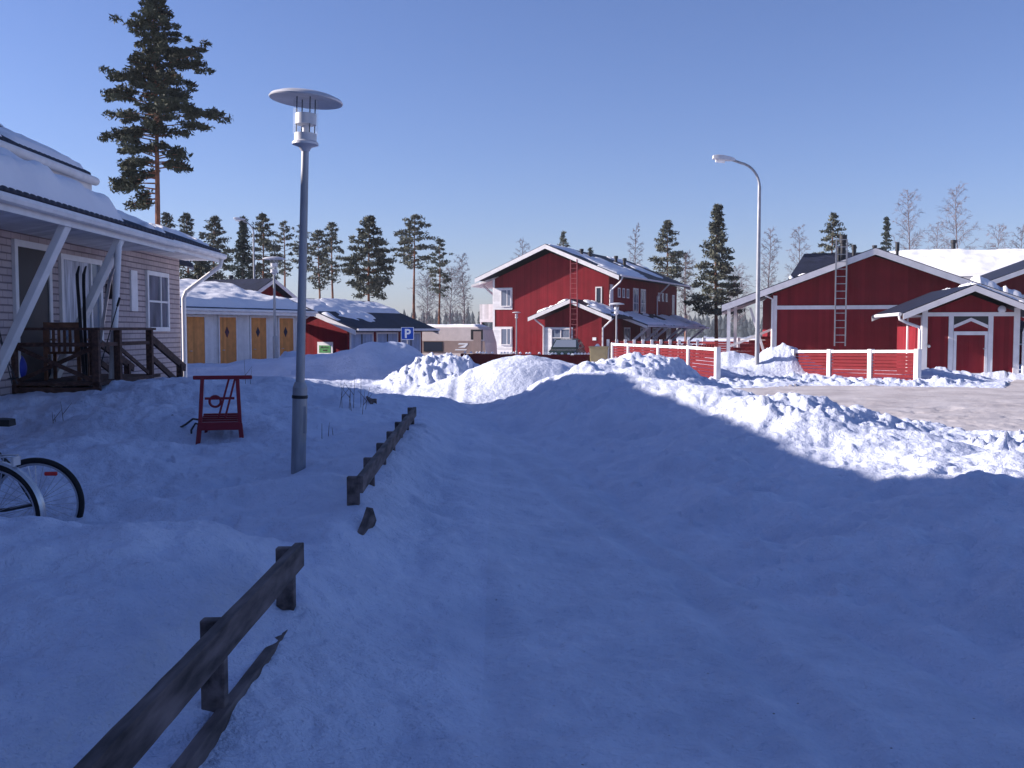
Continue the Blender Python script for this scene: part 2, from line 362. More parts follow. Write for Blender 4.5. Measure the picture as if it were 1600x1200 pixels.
# x, y, rx, ry, height, power, chunkiness
MOUNDS = [(.45, 24.6, 2.25, 1.5, 1.08, 1.15, .0), (2.75, 21.4, 1.7, 1.4, .98, 1.0, .45), (-1.85, 26.3, 1.35, 1.1, .95, 1.3, .9),
  (-3.55, 28.6, 2.0, 1.6, 1.16, 1.0, .02), (-5.9, 29.5, 2.2, 1.7, .80, 1.1, .05), (-8.2, 30.5, 3.2, 2.4, .62, 1.4, .0), (-11.0, 29, 2.5, 2, .45, 1.3, 0), (-7.3, 33.5, .8, .7, .85, 1, .6), (-5.2, 24.5, 1.8, 2.4, .42, 1.2, .0),
  (9.75, 35.8, 1.2, 1.0, .98, 1.3, .7), (8.2, 37.5, 1.5, 1.1, .75, 1.1, .2), (7.2, 34.5, 1.6, 1.2, .30, 1.2, .2), (6.9, 29.6, 1.3, .7, .12, 1.2, .7), (8.9, 29.7, 1.5, .7, .10, 1.2, .7),
  (10.6, 29.0, 1.3, .7, .08, 1.3, .7), (12.2, 28.6, 1.0, .6, .1, 1.2, .7), (13.2, 30.6, 1.1, 1.2, .36, 1.2, .6), (5.2, 19.3, .7, .7, .12, 1.1, .8),
  (5.0, 14.3, 1.1, .8, .22, 1.1, .5), (3.7, 12.6, .9, .8, .17, 1.1, .5), (6.6, 12.2, .8, .7, .10, 1.1, .8), (1.9, 27.5, 2.2, 1.6, .45, 1.1, .2), (3.4, 31, 1.6, 3.0, .42, 1.2, .1),
  (-3.0, 4.95, 1.7, .85, .22, 1.8, .05), (-4.5, 9.8, 1.0, .8, .12, 1.1, 0), (-2.3, 9.9, .5, .4, .05, 1.1, 0), (-4.2, 12.6, 1.2, .7, .14, 1.1, 0), (-1.9, 7.7, .6, .5, .09, 1.1, 0), (-5.9, 14.7, 2.0, 1.5, .16, 1.3, 0), (-4.6, 15.5, 1.6, 1.2, .10, 1.1, 0), (-5.0, 20, 2.6, 2.4, .18, 1.2, .0),
  (16.3, 33.2, 1.0, .8, .3, 1.1, .5), (-10, 44, 3.0, 3.0, .5, 1.2, 0)]

_r = random.Random(8); STEPS = []
for (sx, sy, ex_, ey_) in ((-1.9, 5.3, -2.6, 10.5), (-3.0, 9.0, -4.6, 14.0)):
    n_ = int(math.hypot(ex_-sx, ey_-sy)/.68); a_ = math.atan2(ey_-sy, ex_-sx)
    for k_ in range(n_):
        t_ = k_/n_; sd = (.11 if k_ % 2 else -.11)
        STEPS.append((sx+(ex_-sx)*t_-math.sin(a_)*sd+_r.uniform(-.05, .05), sy+(ey_-sy)*t_+math.cos(a_)*sd+_r.uniform(-.06, .06), a_+_r.uniform(-.2, .2)+(.12 if k_ % 2 else -.12)))

def H(x, y, fine=True):
    x = np.atleast_1d(np.asarray(x, float)); y = np.atleast_1d(np.asarray(y, float))
    z = -.22*sm((y-34)/22) - .45*np.exp(-(((x+5)/8)**2 + ((y-48)/9)**2)) - 2.2*sm((y-110)/250) - .13*np.exp(-(((x+.5)/5)**4 + ((y-24)/2.6)**4))
    yc = np.clip(y, 0, 30)
    nearw = sm((23.5-y)/4)
    # left yard: rises from the path to the fence line, then to the house
    xf = -1.06 - .016*yc
    lw = .5*sm((xf + .6 - x) / .6) + .5*sm((xf + 1.7 - x) / 1.7) * (1 - sm((y-14.5)/6) * sm((x+5.2)/2.5))
    zf = lerp_pts(yc, [(0, .24), (4.8, .24), (6.6, .36), (13, .40), (16, .36)])
    zl = lerp_pts(yc, [(0, .40), (5, .38), (6.2, .17), (8, .22), (9.5, .28), (11.3, .34), (13, .50), (15, .62), (18, .55)])
    k = sm((xf-x)/1.3)
    yard = zf*(1-k) + zl*k + .10*np.exp(-((x-xf+.45)/.4)**2)*(y < 5.8) + .06*fbm(x, y, 1.6, 3, 3)
    z = z + lw * yard * (1-sm((y-18.5)/5))
    # right bank
    xr = lerp_pts(yc, RNEAR); foot = lerp_pts(yc, FOOT) + .25*fbm(x*0, y, 3.5, 2, 8); cr = lerp_pts(yc, CREST); hc = lerp_pts(yc, CRH)
    tt = np.clip((x-foot)/np.maximum(.3, cr-foot), 0, 1); up = .55*sm(tt) + .45*(1-(1-tt)**1.8)
    upm = sm(tt*5)*sm((1.15-tt)*3)*nearw*(y < 24); dn = .5*(1-sm((x-cr)/2.3)) + .5*(1 - sm((x-cr)/np.maximum(.5, xr-cr)))
    bank = hc*np.where(x < cr, up, dn) * nearw
    bank = bank*(1 + .42*fbm(x, y, 1.7, 3, 21)) * (y < 26)
    z = z + bank + upm*(.12*fbm(x, y, .95, 4, 121, .55) + .07*fbm(x, y, .3, 3, 131, .6)) - .045*np.exp(-((x-foot+.03)/.11)**2)*nearw*(y < 20)
    ck = .45*sm(bank/.3)*sm((x-cr+.1)/1.0)*sm(.35+1.6*fbm(x, y, 1.6, 2, 88))
    sc = np.zeros_like(x); acc = np.zeros_like(x)
    for (mx, my, rx, ry, h, pw, c) in MOUNDS:
        d2 = ((x-mx)/rx)**2 + ((y-my)/ry)**2
        g = np.exp(-np.power(d2, pw)*.9)
        if h < .35: z = z + h*g*(1+.2*fbm(x, y, .9, 2, 31))
        else: acc = acc + np.power(h*g*np.maximum(.3, 1+.22*fbm(x, y, 1.1, 3, 31)), 3.)
        sc = np.maximum(sc, c*sm(g*2.2))
    z = z + np.cbrt(acc)
    big = sm(np.cbrt(acc)*1.6)*(1-np.clip(sc*1.5, 0, 1))
    roadm = road_mask(x, y)
    ck = np.maximum(ck, sc)
    # lumps thrown by the plough along the road edge
    edge = np.exp(-((x-xr+.45)/.6)**2) * (y < 26) * (y > 4)
    z = z + .05*edge*(.3+fbm(x, y, .7, 2, 77)); ck = np.maximum(ck, .4*edge)
    if fine:
        pm = path_mask(x, y); rd = roadm*1.
        soft = (1-.75*pm)*(1-.9*rd)*(1-.55*big)
        near = np.exp(-np.maximum(0, y-45)/30)
        z = z + soft*near*(.08*fbm(x, y, 1.3, 3, 41) + .06*fbm(x, y, .36, 4, 51, .6))
        lft = sm((xf - x)/.6)*sm((22-y)/4)
        z = z + .07*lft*fbm(x, y, .75, 4, 91, .65) + .09*lft*fbm(x, y, 1.5, 2, 191)
        z = z + pm*(.022*fbm(x, y, .6, 3, 61) + .022*fbm(x, y, .16, 3, 66, .6))
        bf, vf = worley(x, y, .34, 44); z = z - pm*(vf > .9)*.005*np.sqrt(np.maximum(0, 1-(bf/.42)**2))
        # tyre tracks
        tr = lerp_pts(yc, [(0, 1.5), (6.4, 1.1), (8.7, .6), (13, -.15), (18, -1.3)])
        for o in (0, -1.35): z = z - .045*pm*np.exp(-((x-tr-o)/.11)**2) + .012*pm*np.exp(-((np.abs(x-tr-o)-.2)/.08)**2)
        wx = x + .08*vn(x*5, y*5, 71); wy = y + .08*vn(x*5, y*5, 72)
        z = z + ck*(.6*clods(wx, wy, .34, 3, .5) + .8*clods(wx, wy, .17, 13, .35) + .6*clods(x, y, .09, 23, .4) + .05*fbm(x, y, .3, 3, 55)) * np.where(y > 40, 0, 1)
        for (fx, fy, fa) in STEPS:
            ca, sa = math.cos(fa), math.sin(fa); du = (x-fx)*ca+(y-fy)*sa; dv = -(x-fx)*sa+(y-fy)*ca
            q = (du/.15)**4 + (dv/.055)**4; z = np.where(q < 4, z - .035*np.exp(-q) + .012*np.exp(-(q-1.6)**2), z)
        # scattered clods near the bank foot
        b3, v3 = worley(x, y, .55, 29)
        z = z + (1-rd)*(v3 > .7)*.055*np.sqrt(np.maximum(0, 1-(b3/(.07+.13*hsh(np.floor(x/.55), np.floor(y/.55), 8)))**2))*np.exp(-((x-foot-.3)/1.0)**2)*(y < 20)
    z = np.where(roadm, np.minimum(z, .02*vn(x*1.5, y*1.5, 2) + .012*vn(x*6, y*6, 4)), z)
    return z
def road_mask(x, y):
    xr = lerp_pts(np.clip(y, -5, 27.3), RNEAR) + .25*fbm(x, y, .8, 3, 5); yf = lerp_pts(x, RFAR) + .3*fbm(x, y, .9, 3, 15)
    return (x > xr) & (y < yf) & (y > -60) & (x < 70)
def path_mask(x, y):
    yc = np.clip(y, 0, 30); foot = lerp_pts(yc, FOOT); xf = -1.06-.016*yc
    a = sm((x-xf-.45)/1.1)*sm((foot+.1-x)/.5)*sm((22.5-y)/1.5)
    b = sm((y-20.5)/1.5)*sm((25.6-y)/.8)*sm((x+4.8)/.8)*sm((1.2-x)/.8)
    return np.clip(a+b, 0, 1)
def hz(x, y): return float(H(x, y)[0])

def rows():
    r = [.6]; 
    while r[-1] < 2000:
        d = r[-1]
        k = .012 if d < 2 else .0062 if d < 17 else .0036 if d < 33 else .010 if d < 50 else .03 if d < 100 else .1
        r.append(d*(1+k))
    return np.array(r)
def build_ground():
    rr = rows()
    fine = np.linspace(R(-33), R(33), 900); side = np.linspace(R(33), R(180), 60)[1:]
    th = np.concatenate([-side[::-1], fine, side[:-1]])
    nr, ntt = len(rr), len(th)
    A, B = np.meshgrid(th, rr)
    xx = B*np.sin(A); yy = B*np.cos(A)
    zz = H(xx.ravel(), yy.ravel()).reshape(xx.shape)
    V = np.stack([xx, yy, zz], -1).reshape(-1, 3)
    V = np.vstack([V, [[0, 0, float(H(0., 0.)[0])]]])
    i = np.arange(nr-1)[:, None]; j = np.arange(ntt)[None, :]; j2 = (j+1) % ntt
    Fq = np.stack([i*ntt+j, i*ntt+j2, (i+1)*ntt+j2, (i+1)*ntt+j], -1).reshape(-1, 4)[:, ::-1]
    c = V[Fq].mean(1)
    rd = road_mask(c[:, 0], c[:, 1]); pm = (path_mask(c[:, 0], c[:, 1]) > .5) & ~rd
    tri = np.array([[nr*ntt+0, k, (k+1) % ntt] for k in range(ntt)])[:, ::-1]
    def sub(name, mask, m, extra=None):
        f = Fq[mask]
        u, inv = np.unique(f, return_inverse=True)
        o = npmesh(name, V[u], inv.reshape(-1, 4), m, None, True); o['kind'] = 'structure'; return o
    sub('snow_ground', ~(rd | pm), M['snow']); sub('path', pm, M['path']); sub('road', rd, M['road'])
    # the small disc under the camera
    u = np.concatenate([np.arange(ntt), [nr*ntt]]); t = np.where(tri == nr*ntt, ntt, tri)
    o = npmesh('path', V[u], t, M['path'], None, True); o['kind'] = 'structure'
build_ground()

# ------------------------------------------------------------------ building pieces
def window(par, face, u0, u1, z0, z1, m='white', fw=.07, mull=(), trans=(), glass='glass', proud=.03, name='window'):
    f = MB()
    f.wbox(face, u0, u0+fw, -.02, proud, z0, z1); f.wbox(face, u1-fw, u1, -.02, proud, z0, z1)
    f.wbox(face, u0+fw, u1-fw, -.02, proud-.002, z1-fw, z1); f.wbox(face, u0+fw, u1-fw, -.02, proud+.03, z0, z0+fw)
    for t in mull: f.wbox(face, u0+(u1-u0)*t-.025, u0+(u1-u0)*t+.025, 0, proud-.006, z0+fw, z1-fw)
    for t in trans: f.wbox(face, u0+fw, u1-fw, 0, proud-.01, z0+(z1-z0)*t-.02, z0+(z1-z0)*t+.02)
    o = f.build(name, M[m], par)
    MB().wbox(face, u0+fw, u1-fw, .002, .012, z0+fw, z1-fw).build('pane', M[glass], o)
    return o
def gable_roof(par, x0, x1, y0, y1, ze0, zr, ze1=None, xm=None, t=.14, m='roof', barge='white', bw=.22, fronts=(True, True)):
    ze1 = ze0 if ze1 is None else ze1; xm = (x0+x1)/2 if xm is None else xm
    b = MB()
    b.add([(x0,y0,ze0),(xm,y0,zr),(x1,y0,ze1),(x0,y0,ze0-t),(xm,y0,zr-t),(x1,y0,ze1-t),
           (x0,y1,ze0),(xm,y1,zr),(x1,y1,ze1),(x0,y1,ze0-t),(xm,y1,zr-t),(x1,y1,ze1-t)],
          [(0,1,7,6),(1,2,8,7),(3,9,10,4),(4,10,11,5),(0,6,9,3),(2,5,11,8),(0,3,4,1),(1,4,5,2),(6,7,10,9),(7,8,11,10)])
    r = b.build('roof', M[m], par)
    for yy, on in ((y0, fronts[0]), (y1, fronts[1])):
        if not on: continue
        g = MB(); s = -1 if yy == y0 else 1; ya, yb = sorted((yy+s*.002, yy+s*.035)); lo = .035
        for (xa, za, xb, zb) in ((x0, ze0, xm, zr), (xm, zr, x1, ze1)):
            g.prism([(xa, za-lo), (xb, zb-lo), (xb, zb-lo-bw), (xa, za-lo-bw)], 'y', ya, yb)
        g.build('bargeboard', M[barge], r)
    return r
def gutter(par, x, y0, y1, z, r=.06):
    return MB().tube([(x, y0, z), (x, y1, z)], r, 8).build('gutter', M['white'], par, True)
def downpipe(par, pts, r=.05): return MB().tube(pts, r, 8).build('downpipe', M['white'], par, True)
def gable_walls(par, x0, x1, y0, y1, z0, zw, zp, m, xm=None):
    xm = (x0+x1)/2 if xm is None else xm
    return MB().prism([(x0, z0), (x1, z0), (x1, zw), (xm, zp), (x0, zw)], 'y', y0, y1).build('wall', M[m], par)
def ladder(par, face, u, dist, z0, z1, w=.4, m='ladder', step=.3):
    b = MB(); k, a = face
    for s in (-1, 1): b.wbox(face, u+s*w/2-.025, u+s*w/2+.025, dist, dist+.05, z0, z1)
    z = z0+.15
    while z < z1: b.wbox(face, u-w/2, u+w/2, dist+.012, dist+.038, z-.015, z+.015); z += step
    return b.build('ladder', M[m], par)
def snow_sheet(par, p00, p10, p01, p11, thick=.15, seed=1, cover=1.0, nu=50, nv=30, sc=1.2, edge=.08, drop=.04, rnd=.1):
    """a blanket of snow lying on a sloping quad; where the cover gives out it dips below the roof"""
    p00, p10, p01, p11 = map(np.array, (p00, p10, p01, p11))
    u = np.linspace(0, 1, nu); v = np.linspace(0, 1, nv); U, V_ = np.meshgrid(u, v)
    P = (p00*(1-U[..., None])*(1-V_[..., None]) + p10*U[..., None]*(1-V_[..., None]) + p01*(1-U[..., None])*V_[..., None] + p11*U[..., None]*V_[..., None])
    lu = np.linalg.norm(p10-p00); lv = np.linalg.norm(p01-p00)
    n = fbm(U*lu, V_*lv, sc, 4, seed)
    e = np.minimum(np.minimum(U, 1-U)*lu, np.minimum(V_, 1-V_)*lv)
    k = sm(e/rnd)
    m = sm((n + cover - .5 + .0)/.16) if cover < 1 else 1
    t = thick*k*m*(1+.55*n+.35*fbm(U*lu, V_*lv, sc*.25, 3, seed+50)) - drop*(1-k*m) + .004
    P[..., 2] += t
    V = P.reshape(-1, 3); i = np.arange(nv-1)[:, None]; j = np.arange(nu-1)[None, :]
    Fq = np.stack([i*nu+j, i*nu+j+1, (i+1)*nu+j+1, (i+1)*nu+j], -1).reshape(-1, 4)
    nrm = np.cross(V[Fq[0, 1]]-V[Fq[0, 0]], V[Fq[0, 3]]-V[Fq[0, 0]])
    if nrm[2] < 0: Fq = Fq[:, ::-1]
    return npmesh('roof_snow', V, Fq, M['roofsnow'], par, True)
def vents(par, pts, m='grey'):
    for (x, y, z, h, r) in pts:
        MB().tube([(x,y,z-.4),(x,y,z+h)], r, 10).tube([(x,y,z+h*.72),(x,y,z+h*1.02)], r*1.35, 10).build('roof_vent', M[m], par, True)

# ------------------------------------------------------------------ left white brick house (parallel to the path)
def left_house():
    h = empty('brick_house', (-7.57, 23, 0), R(1.66), 'long white brick house in shade with snowy dark roofs and slanted white struts', 'house')
    fr = ('r', 0)
    Y = lambda D: D-23
    w_ = MB().box(-9, 0, -40, -.35, -.5, 3.45); w_.build('wall', M['brick'], h)
    # windows
    def bigwin(Da, Db, z0, z1, mull=(), trans=(), glass='glasspale'): return window(h, fr, Y(Da), Y(Db), z0, z1, fw=.09, mull=mull, trans=trans, glass=glass, proud=.05)
    wf = bigwin(20.35, 21.75, 1.55, 2.80, (.62,), (.5,), 'glass')
    MB().wbox(fr, Y(20.44), Y(21.66), .0125, .016, 1.63, 2.72).build('reflection_cover', M['reflection_cover'], wf)  # sheet added over the glass to hide its red reflection
    wn = bigwin(16.2, 17.95, 1.25, 2.83, (.72,), ())
    MB().wbox(fr, Y(16.3), Y(17.4), .0125, .016, 1.6, 2.74).build('curtain', M['curtain'], wn)
    bigwin(10.2, 12.0, 1.5, 2.82, (.5,), ())
    MB().wbox(fr, Y(19.45), Y(19.8), -.02, .035, 1.95, 2.75).build('shutter', M['white'], h)
    MB().wbox(fr, Y(14.7), Y(15.75), .0, .03, .78, 2.82).build('door', M['grey'], h)
    d2 = MB(); d2.wbox(fr, Y(14.6), Y(14.7), 0, .05, .78, 2.92); d2.wbox(fr, Y(15.75), Y(15.85), 0, .05, .78, 2.92); d2.wbox(fr, Y(14.7), Y(15.75), 0, .048, 2.82, 2.92)
    d2.build('door_frame', M['white'], h)
    # main lower roof over the wall, far part
    def tiled(xa, xb, za, zb, y0, y1, nm='roof'):
        n = int((y1-y0)/.045); ys = np.linspace(y0, y1, n); V = []; 
        for (x, z, o) in ((xa, za, 0), (xb, zb, 0), (xb, zb-.05, 1), (xa, za-.05, 1)):
            V.append(np.stack([np.full(n, x), ys, z + (.028*np.abs(np.sin(ys*math.pi/.19)) if o == 0 else 0*ys)], -1))
        V = np.concatenate(V); q = []
        for a, b in ((0, 1), (1, 2), (2, 3), (3, 0)):
            i = np.arange(n-1); q.append(np.stack([a*n+i, b*n+i, b*n+i+1, a*n+i+1], -1))
        o = npmesh(nm, V, np.concatenate(q), M['tile'], h)
        return o
    def eave(x, z, y0, y1, bw=.2):
        MB().box(x-.03, x+.012, y0, y1, z-.07-bw, z-.07).build('fascia', M['white'], h)
        MB().tube([(x+.08, y0, z-.13), (x+.08, y1, z-.13)], .065, 8).build('gutter', M['white'], h, True)
    sl = .36
    # far lower roof
    ex, ez, ya, yb = .82, 3.40, -5.6, .12
    tiled(ex, -4.5, ez, ez+sl*(ex+4.5), ya, yb); eave(ex, ez, ya, yb)
    MB().box(-.0, ex-.03, ya, yb-.03, ez-.22, ez-.19).build('soffit', M['whiteboard'], h)
    MB().prism([(ex, ez-.03), (-4.5, ez+sl*(ex+4.5)-.03), (-4.5, ez+sl*(ex+4.5)-.26), (ex, ez-.26)], 'y', yb+.002, yb+.035).build('bargeboard', M['white'], h)
    snow_sheet(h, (ex-.02, ya, ez), (ex-.02, yb, ez), (-1.2, ya, ez+sl*(ex+1.2)), (-1.2, yb, ez+sl*(ex+1.2)), .09, 5, .56, 90, 40, 1.0, drop=.05)
    # canopy over the deck: lower, further out, thick snow
    cx, cz, yc0, yc1 = 1.22, 3.27, -22, -4.7
    tiled(cx, -1.5, cz, cz+sl*(cx+1.5), yc0, yc1); eave(cx, cz, yc0, yc1)
    MB().box(0, cx-.03, yc0, yc1-.02, cz-.24, cz-.21).build('soffit', M['whiteboard'], h)
    MB().prism([(cx, cz-.03), (-.2, cz+sl*(cx+.2)-.03), (-.2, cz+sl*(cx+.2)-.24), (cx, cz-.24)], 'y', yc1+.002, yc1+.035).build('bargeboard', M['white'], h)
    snow_sheet(h, (cx-.03, yc0, cz+.03), (cx+.0, -7.0, cz+.02), (-1.5, yc0, cz+sl*(cx+1.5)), (-1.5, -7.0, cz+sl*(cx+1.5)), .30, 11, 1.0, 160, 40, 1.4, rnd=.22)
    snow_sheet(h, (cx-.25, -7.3, cz+.06), (cx-.25, yc1, cz+.06), (-1.5, -7.3, cz+sl*(cx+1.5)), (-1.5, yc1, cz+sl*(cx+1.5)), .13, 15, .62, 60, 40, .9)
    # taller part of the house, its eave seen at the top left; it shades the path
    MB().box(-9, -1.6, -40, -3.5, 3.4, 5.0).build('upper_wall', M['whiteboard'], h)
    ux, uz, u1 = -.95, 4.70, -2.9
    xr_, zr_ = -5.2, 6.95; ym_ = -12.6
    tiled(ux, xr_, uz, zr_, ym_, u1, 'upper_roof'); tiled(-9.4, xr_, uz, zr_, ym_, u1, 'upper_roof')
    zk = zr_ + .95       # nearer half raised out of view to step the shadow edge on the bank
    tiled(ux, xr_, uz, zk, -40, ym_, 'upper_roof'); tiled(-9.4, xr_, uz, zk, -40, ym_, 'upper_roof')
    MB().prism([(ux-.02, uz-.04), (xr_, zk-.04), (-9.38, uz-.04)], 'y', ym_-.2, ym_-.004).build('gable_wall', M['whiteboard'], h)
    MB().box(ux-.03, ux+.012, -40, u1, uz-.33, uz-.07).build('fascia', M['white'], h)
    MB().tube([(ux+.09, -40, uz-.15), (ux+.09, u1, uz-.15)], .085, 10).build('gutter', M['white'], h, True)
    MB().box(-1.6, ux-.03, -40, u1-.03, uz-.33, uz-.30).build('soffit', M['whiteboard'], h)
    MB().prism([(-9, 5.0), (-1.6, 5.0), (xr_, 6.75)], 'y', -4, -3.5).build('gable_wall', M['whiteboard'], h)
    MB().prism([(ux, uz-.03), (xr_, zr_-.03), (xr_, zr_-.28), (ux, uz-.28)], 'y', u1+.002, u1+.035).build('bargeboard', M['white'], h)
    snow_sheet(h, (ux-.03, ym_, uz+.02), (ux-.03, u1-.05, uz+.02), (xr_, ym_, zr_), (xr_, u1-.05, zr_), .09, 25, .62, 120, 40, .8)
    # slanted struts from the wall foot up to the canopy eave
    for D in (13.7, 15.75):
        MB().beam((.03, Y(D), .70), (1.16, Y(D), 3.02), .10, .20, (0, 1, 0)).build('strut', M['white'], h, bevel=.01)
    MB().tube([(1.17, Y(15.75), 3.1), (1.15, Y(15.7), 2.9), (1.08, Y(15.45), .5)], .055, 10).build('downpipe', M['white'], h, True)
    MB().tube([(.88, -.0, 3.25), (.84, -.02, 3.05), (.12, -.28, 2.45), (.07, -.30, 2.3), (.07, -.30, .2)], .05, 10).build('downpipe', M['white'], h, True)
    MB().wbox(fr, Y(18.2), Y(18.34), 0, .12, 2.15, 2.42).tube([(.06, Y(18.27), 2.42), (.06, Y(18.27), 2.5)], .04, 8).build('wall_lamp', M['blackpaint'], h)
    return h
left_house()

def deck():
    t = empty('wooden_deck', (-7.33, 14.5, 0), R(1.66), 'raised brown timber deck with railings and stairs against the white brick house', 'deck')
    zf = .82
    MB().box(.06, 1.28, 0, 2.75, zf-.05, zf).build('floor', M['deckwood'], t)
    for i in range(3): MB().box(.06, 1.30, -.03, 0-.005, zf-.16-i*.10, zf-.08-i*.10).build('skirt_board', M['deckwood'], t)
    post = lambda x, y, z0, z1: MB().box(x-.05, x+.05, y-.05, y+.05, z0, z1).build('post', M['deckwood'], t, bevel=.006)
    for x, y in ((.02, .05), (1.22, .05), (1.22, .92), (1.22, 2.4)): post(x, y, .2, 1.58)
    MB().box(-.35, 1.3, .0, .12, 1.58, 1.62).box(1.16, 1.3, .125, 2.5, 1.58, 1.62).build('top_rail', M['deckwood'], t)
    MB().box(.07, 1.17, .03, .07, 1.34, 1.40).box(1.2, 1.24, .97, 2.35, 1.34, 1.40).box(1.2, 1.24, .1, .87, 1.34, 1.40).build('mid_rail', M['deckwood'], t)
    MB().beam((.07, .05, 1.33), (1.17, .05, .84), .03, .06).build('brace', M['deckwood'], t)
    MB().beam((.07, .10, .84), (1.17, .10, 1.33), .03, .06).build('brace', M['deckwood'], t)
    MB().beam((1.22, 1.0, 1.3), (1.22, 2.3, .86), .03, .06).build('brace', M['deckwood'], t)
    # stairs going down away from the camera
    for i in range(4): MB().box(.15, 1.2, 2.8+i*.28, 3.06+i*.28, zf-.17-i*.16, zf-.13-i*.16).build('step', M['deckwood'], t)
    for x in (.25, 1.22):
        MB().beam((x, 2.4, 1.46), (x, 4.35, .86), .05, .13).build('stair_rail', M['deckwood'], t)
        MB().beam((x, 2.45, 1.12), (x, 4.1, .55), .04, .10).build('stair_rail', M['deckwood'], t)
        post(x, 4.05, .0, .95)
    post(.25, 2.4, .2, 1.58)
deck()

def leaning_things():
    # skis, poles and a chair on the deck
    def ski(px, D, lean, lab, m):
        b = MB(); n = 14
        for i in range(n):
            s = i/(n-1); z = s*1.75; c = 0 if s < .88 else ((s-.88)/.12)**2*.10
            wv = .024 if 0 < i < n-1 else .012
            b.v += [(-wv, c-.006, z), (wv, c-.006, z), (wv, c+.006, z), (-wv, c+.006, z)]
            if i: 
                k = (i-1)*4
                b.f += [(k,k+1,k+5,k+4),(k+1,k+2,k+6,k+5),(k+2,k+3,k+7,k+6),(k+3,k,k+4,k+7)]
        b.f += [(3,2,1,0), tuple(range(4*n-4, 4*n))]
        o = b.build('ski', m, None); o.location = (X(px, D), D, .82); o.rotation_euler = (R(-3), lean, 0)
        tag(o, lab, 'ski', 'skis leaning on the deck railing')
    ski(131, 15.0, R(-4), 'black ski leaning left by the brick wall window', M['blackpaint'])
    ski(134, 15.1, R(-1.5), 'black ski nearer the slanted strut, upright by the window', M['blackpaint'])
    ski(146, 15.2, R(9), 'thin grey ski leaning right towards the downpipe', M['chrome'])
    def pole(px, D, lean, lab):
        t = empty('ski_pole', (X(px, D), D, .82), 0, lab, 'ski pole', 'ski poles on the deck'); t.rotation_euler = (0, lean, 0)
        MB().tube([(0,0,0),(0,0,1.2)], .009, 6).build('shaft', M['blackpaint'], t, True)
        MB().tube([(0,0,1.18),(0,0,1.32)], .018, 6).build('grip', M['rubber'], t, True)
        MB().lathe([(.01,.08),(.045,.085),(.045,.095),(.01,.1)], 10).build('basket', M['rubber'], t)
    pole(18, 13.9, R(-12), 'dark ski pole leaning at the far left of the deck, short slant')
    pole(26, 13.95, R(-20), 'dark ski pole leaning steeply across the door at far left')
    pole(150, 15.3, R(17), 'dark ski pole slanting up to the white downpipe')
    # slatted chair
    c = empty('wooden_chair', (X(105, 15.3), 15.3, .82), R(8), 'brown slatted wooden chair with its back to the railing on deck', 'chair')
    s = MB()
    for i in range(5): s.box(-.24, .24, -.22+i*.09, -.15+i*.09, .40, .43)
    s.build('seat', M['chairwood'], c)
    b = MB(); b.box(-.26, .26, -.26, -.23, .80, .88)
    for i in range(6): b.box(-.22+i*.08, -.18+i*.08, -.255, -.235, .43, .80)
    b.build('backrest', M['chairwood'], c)
    for x in (-.24, .24):
        for y in (-.24, .2): MB().box(x-.025, x+.025, y-.02, y+.02, 0, .40 if y > 0 else .8).build('leg', M['chairwood'], c)
        MB().box(x-.03, x+.03, -.2, .22, .60, .63).build('armrest', M['chairwood'], c)
    # blue sack by the door
    b = bmesh.new(); bmesh.ops.create_icosphere(b, subdivisions=3, radius=.2)
    for v in b.verts:
        f = .75+.25*math.sin(v.co.z*14+v.co.x*9); v.co.x *= .8*(.85+.15*f); v.co.y *= .7; v.co.z = v.co.z*1.15+.2
        if v.co.z < .02: v.co.z = 0
    me = bpy.data.meshes.new('sack'); b.to_mesh(me); b.free(); me.materials.append(M['blueplastic'])
    o = bpy.data.objects.new('sack', me); COL.objects.link(o); o.location = (X(24, 14.75), 14.75, .82); tag(o, 'dark blue plastic sack standing on deck by door', 'sack')
leaning_things()

# ------------------------------------------------------------------ unseen house added behind the brick one to shade the big snow pile
def shade_caster():
    h = empty('shade_caster_house', (-15.0, 31.6, -.3), 0, 'unseen house added behind the long brick house to shade the snow pile', 'house')
    gable_walls(h, -3.4, 3.0, -3.0, 3.0, 0, 4.3, 6.1, 'brick', xm=-.1)
    gable_roof(h, -4.1, 3.8, -3.4, 3.4, 4.2, 6.55)
    window(h, ('r', 3.0), -1.0, .4, 1.2, 2.4, mull=(.5,))
shade_caster()

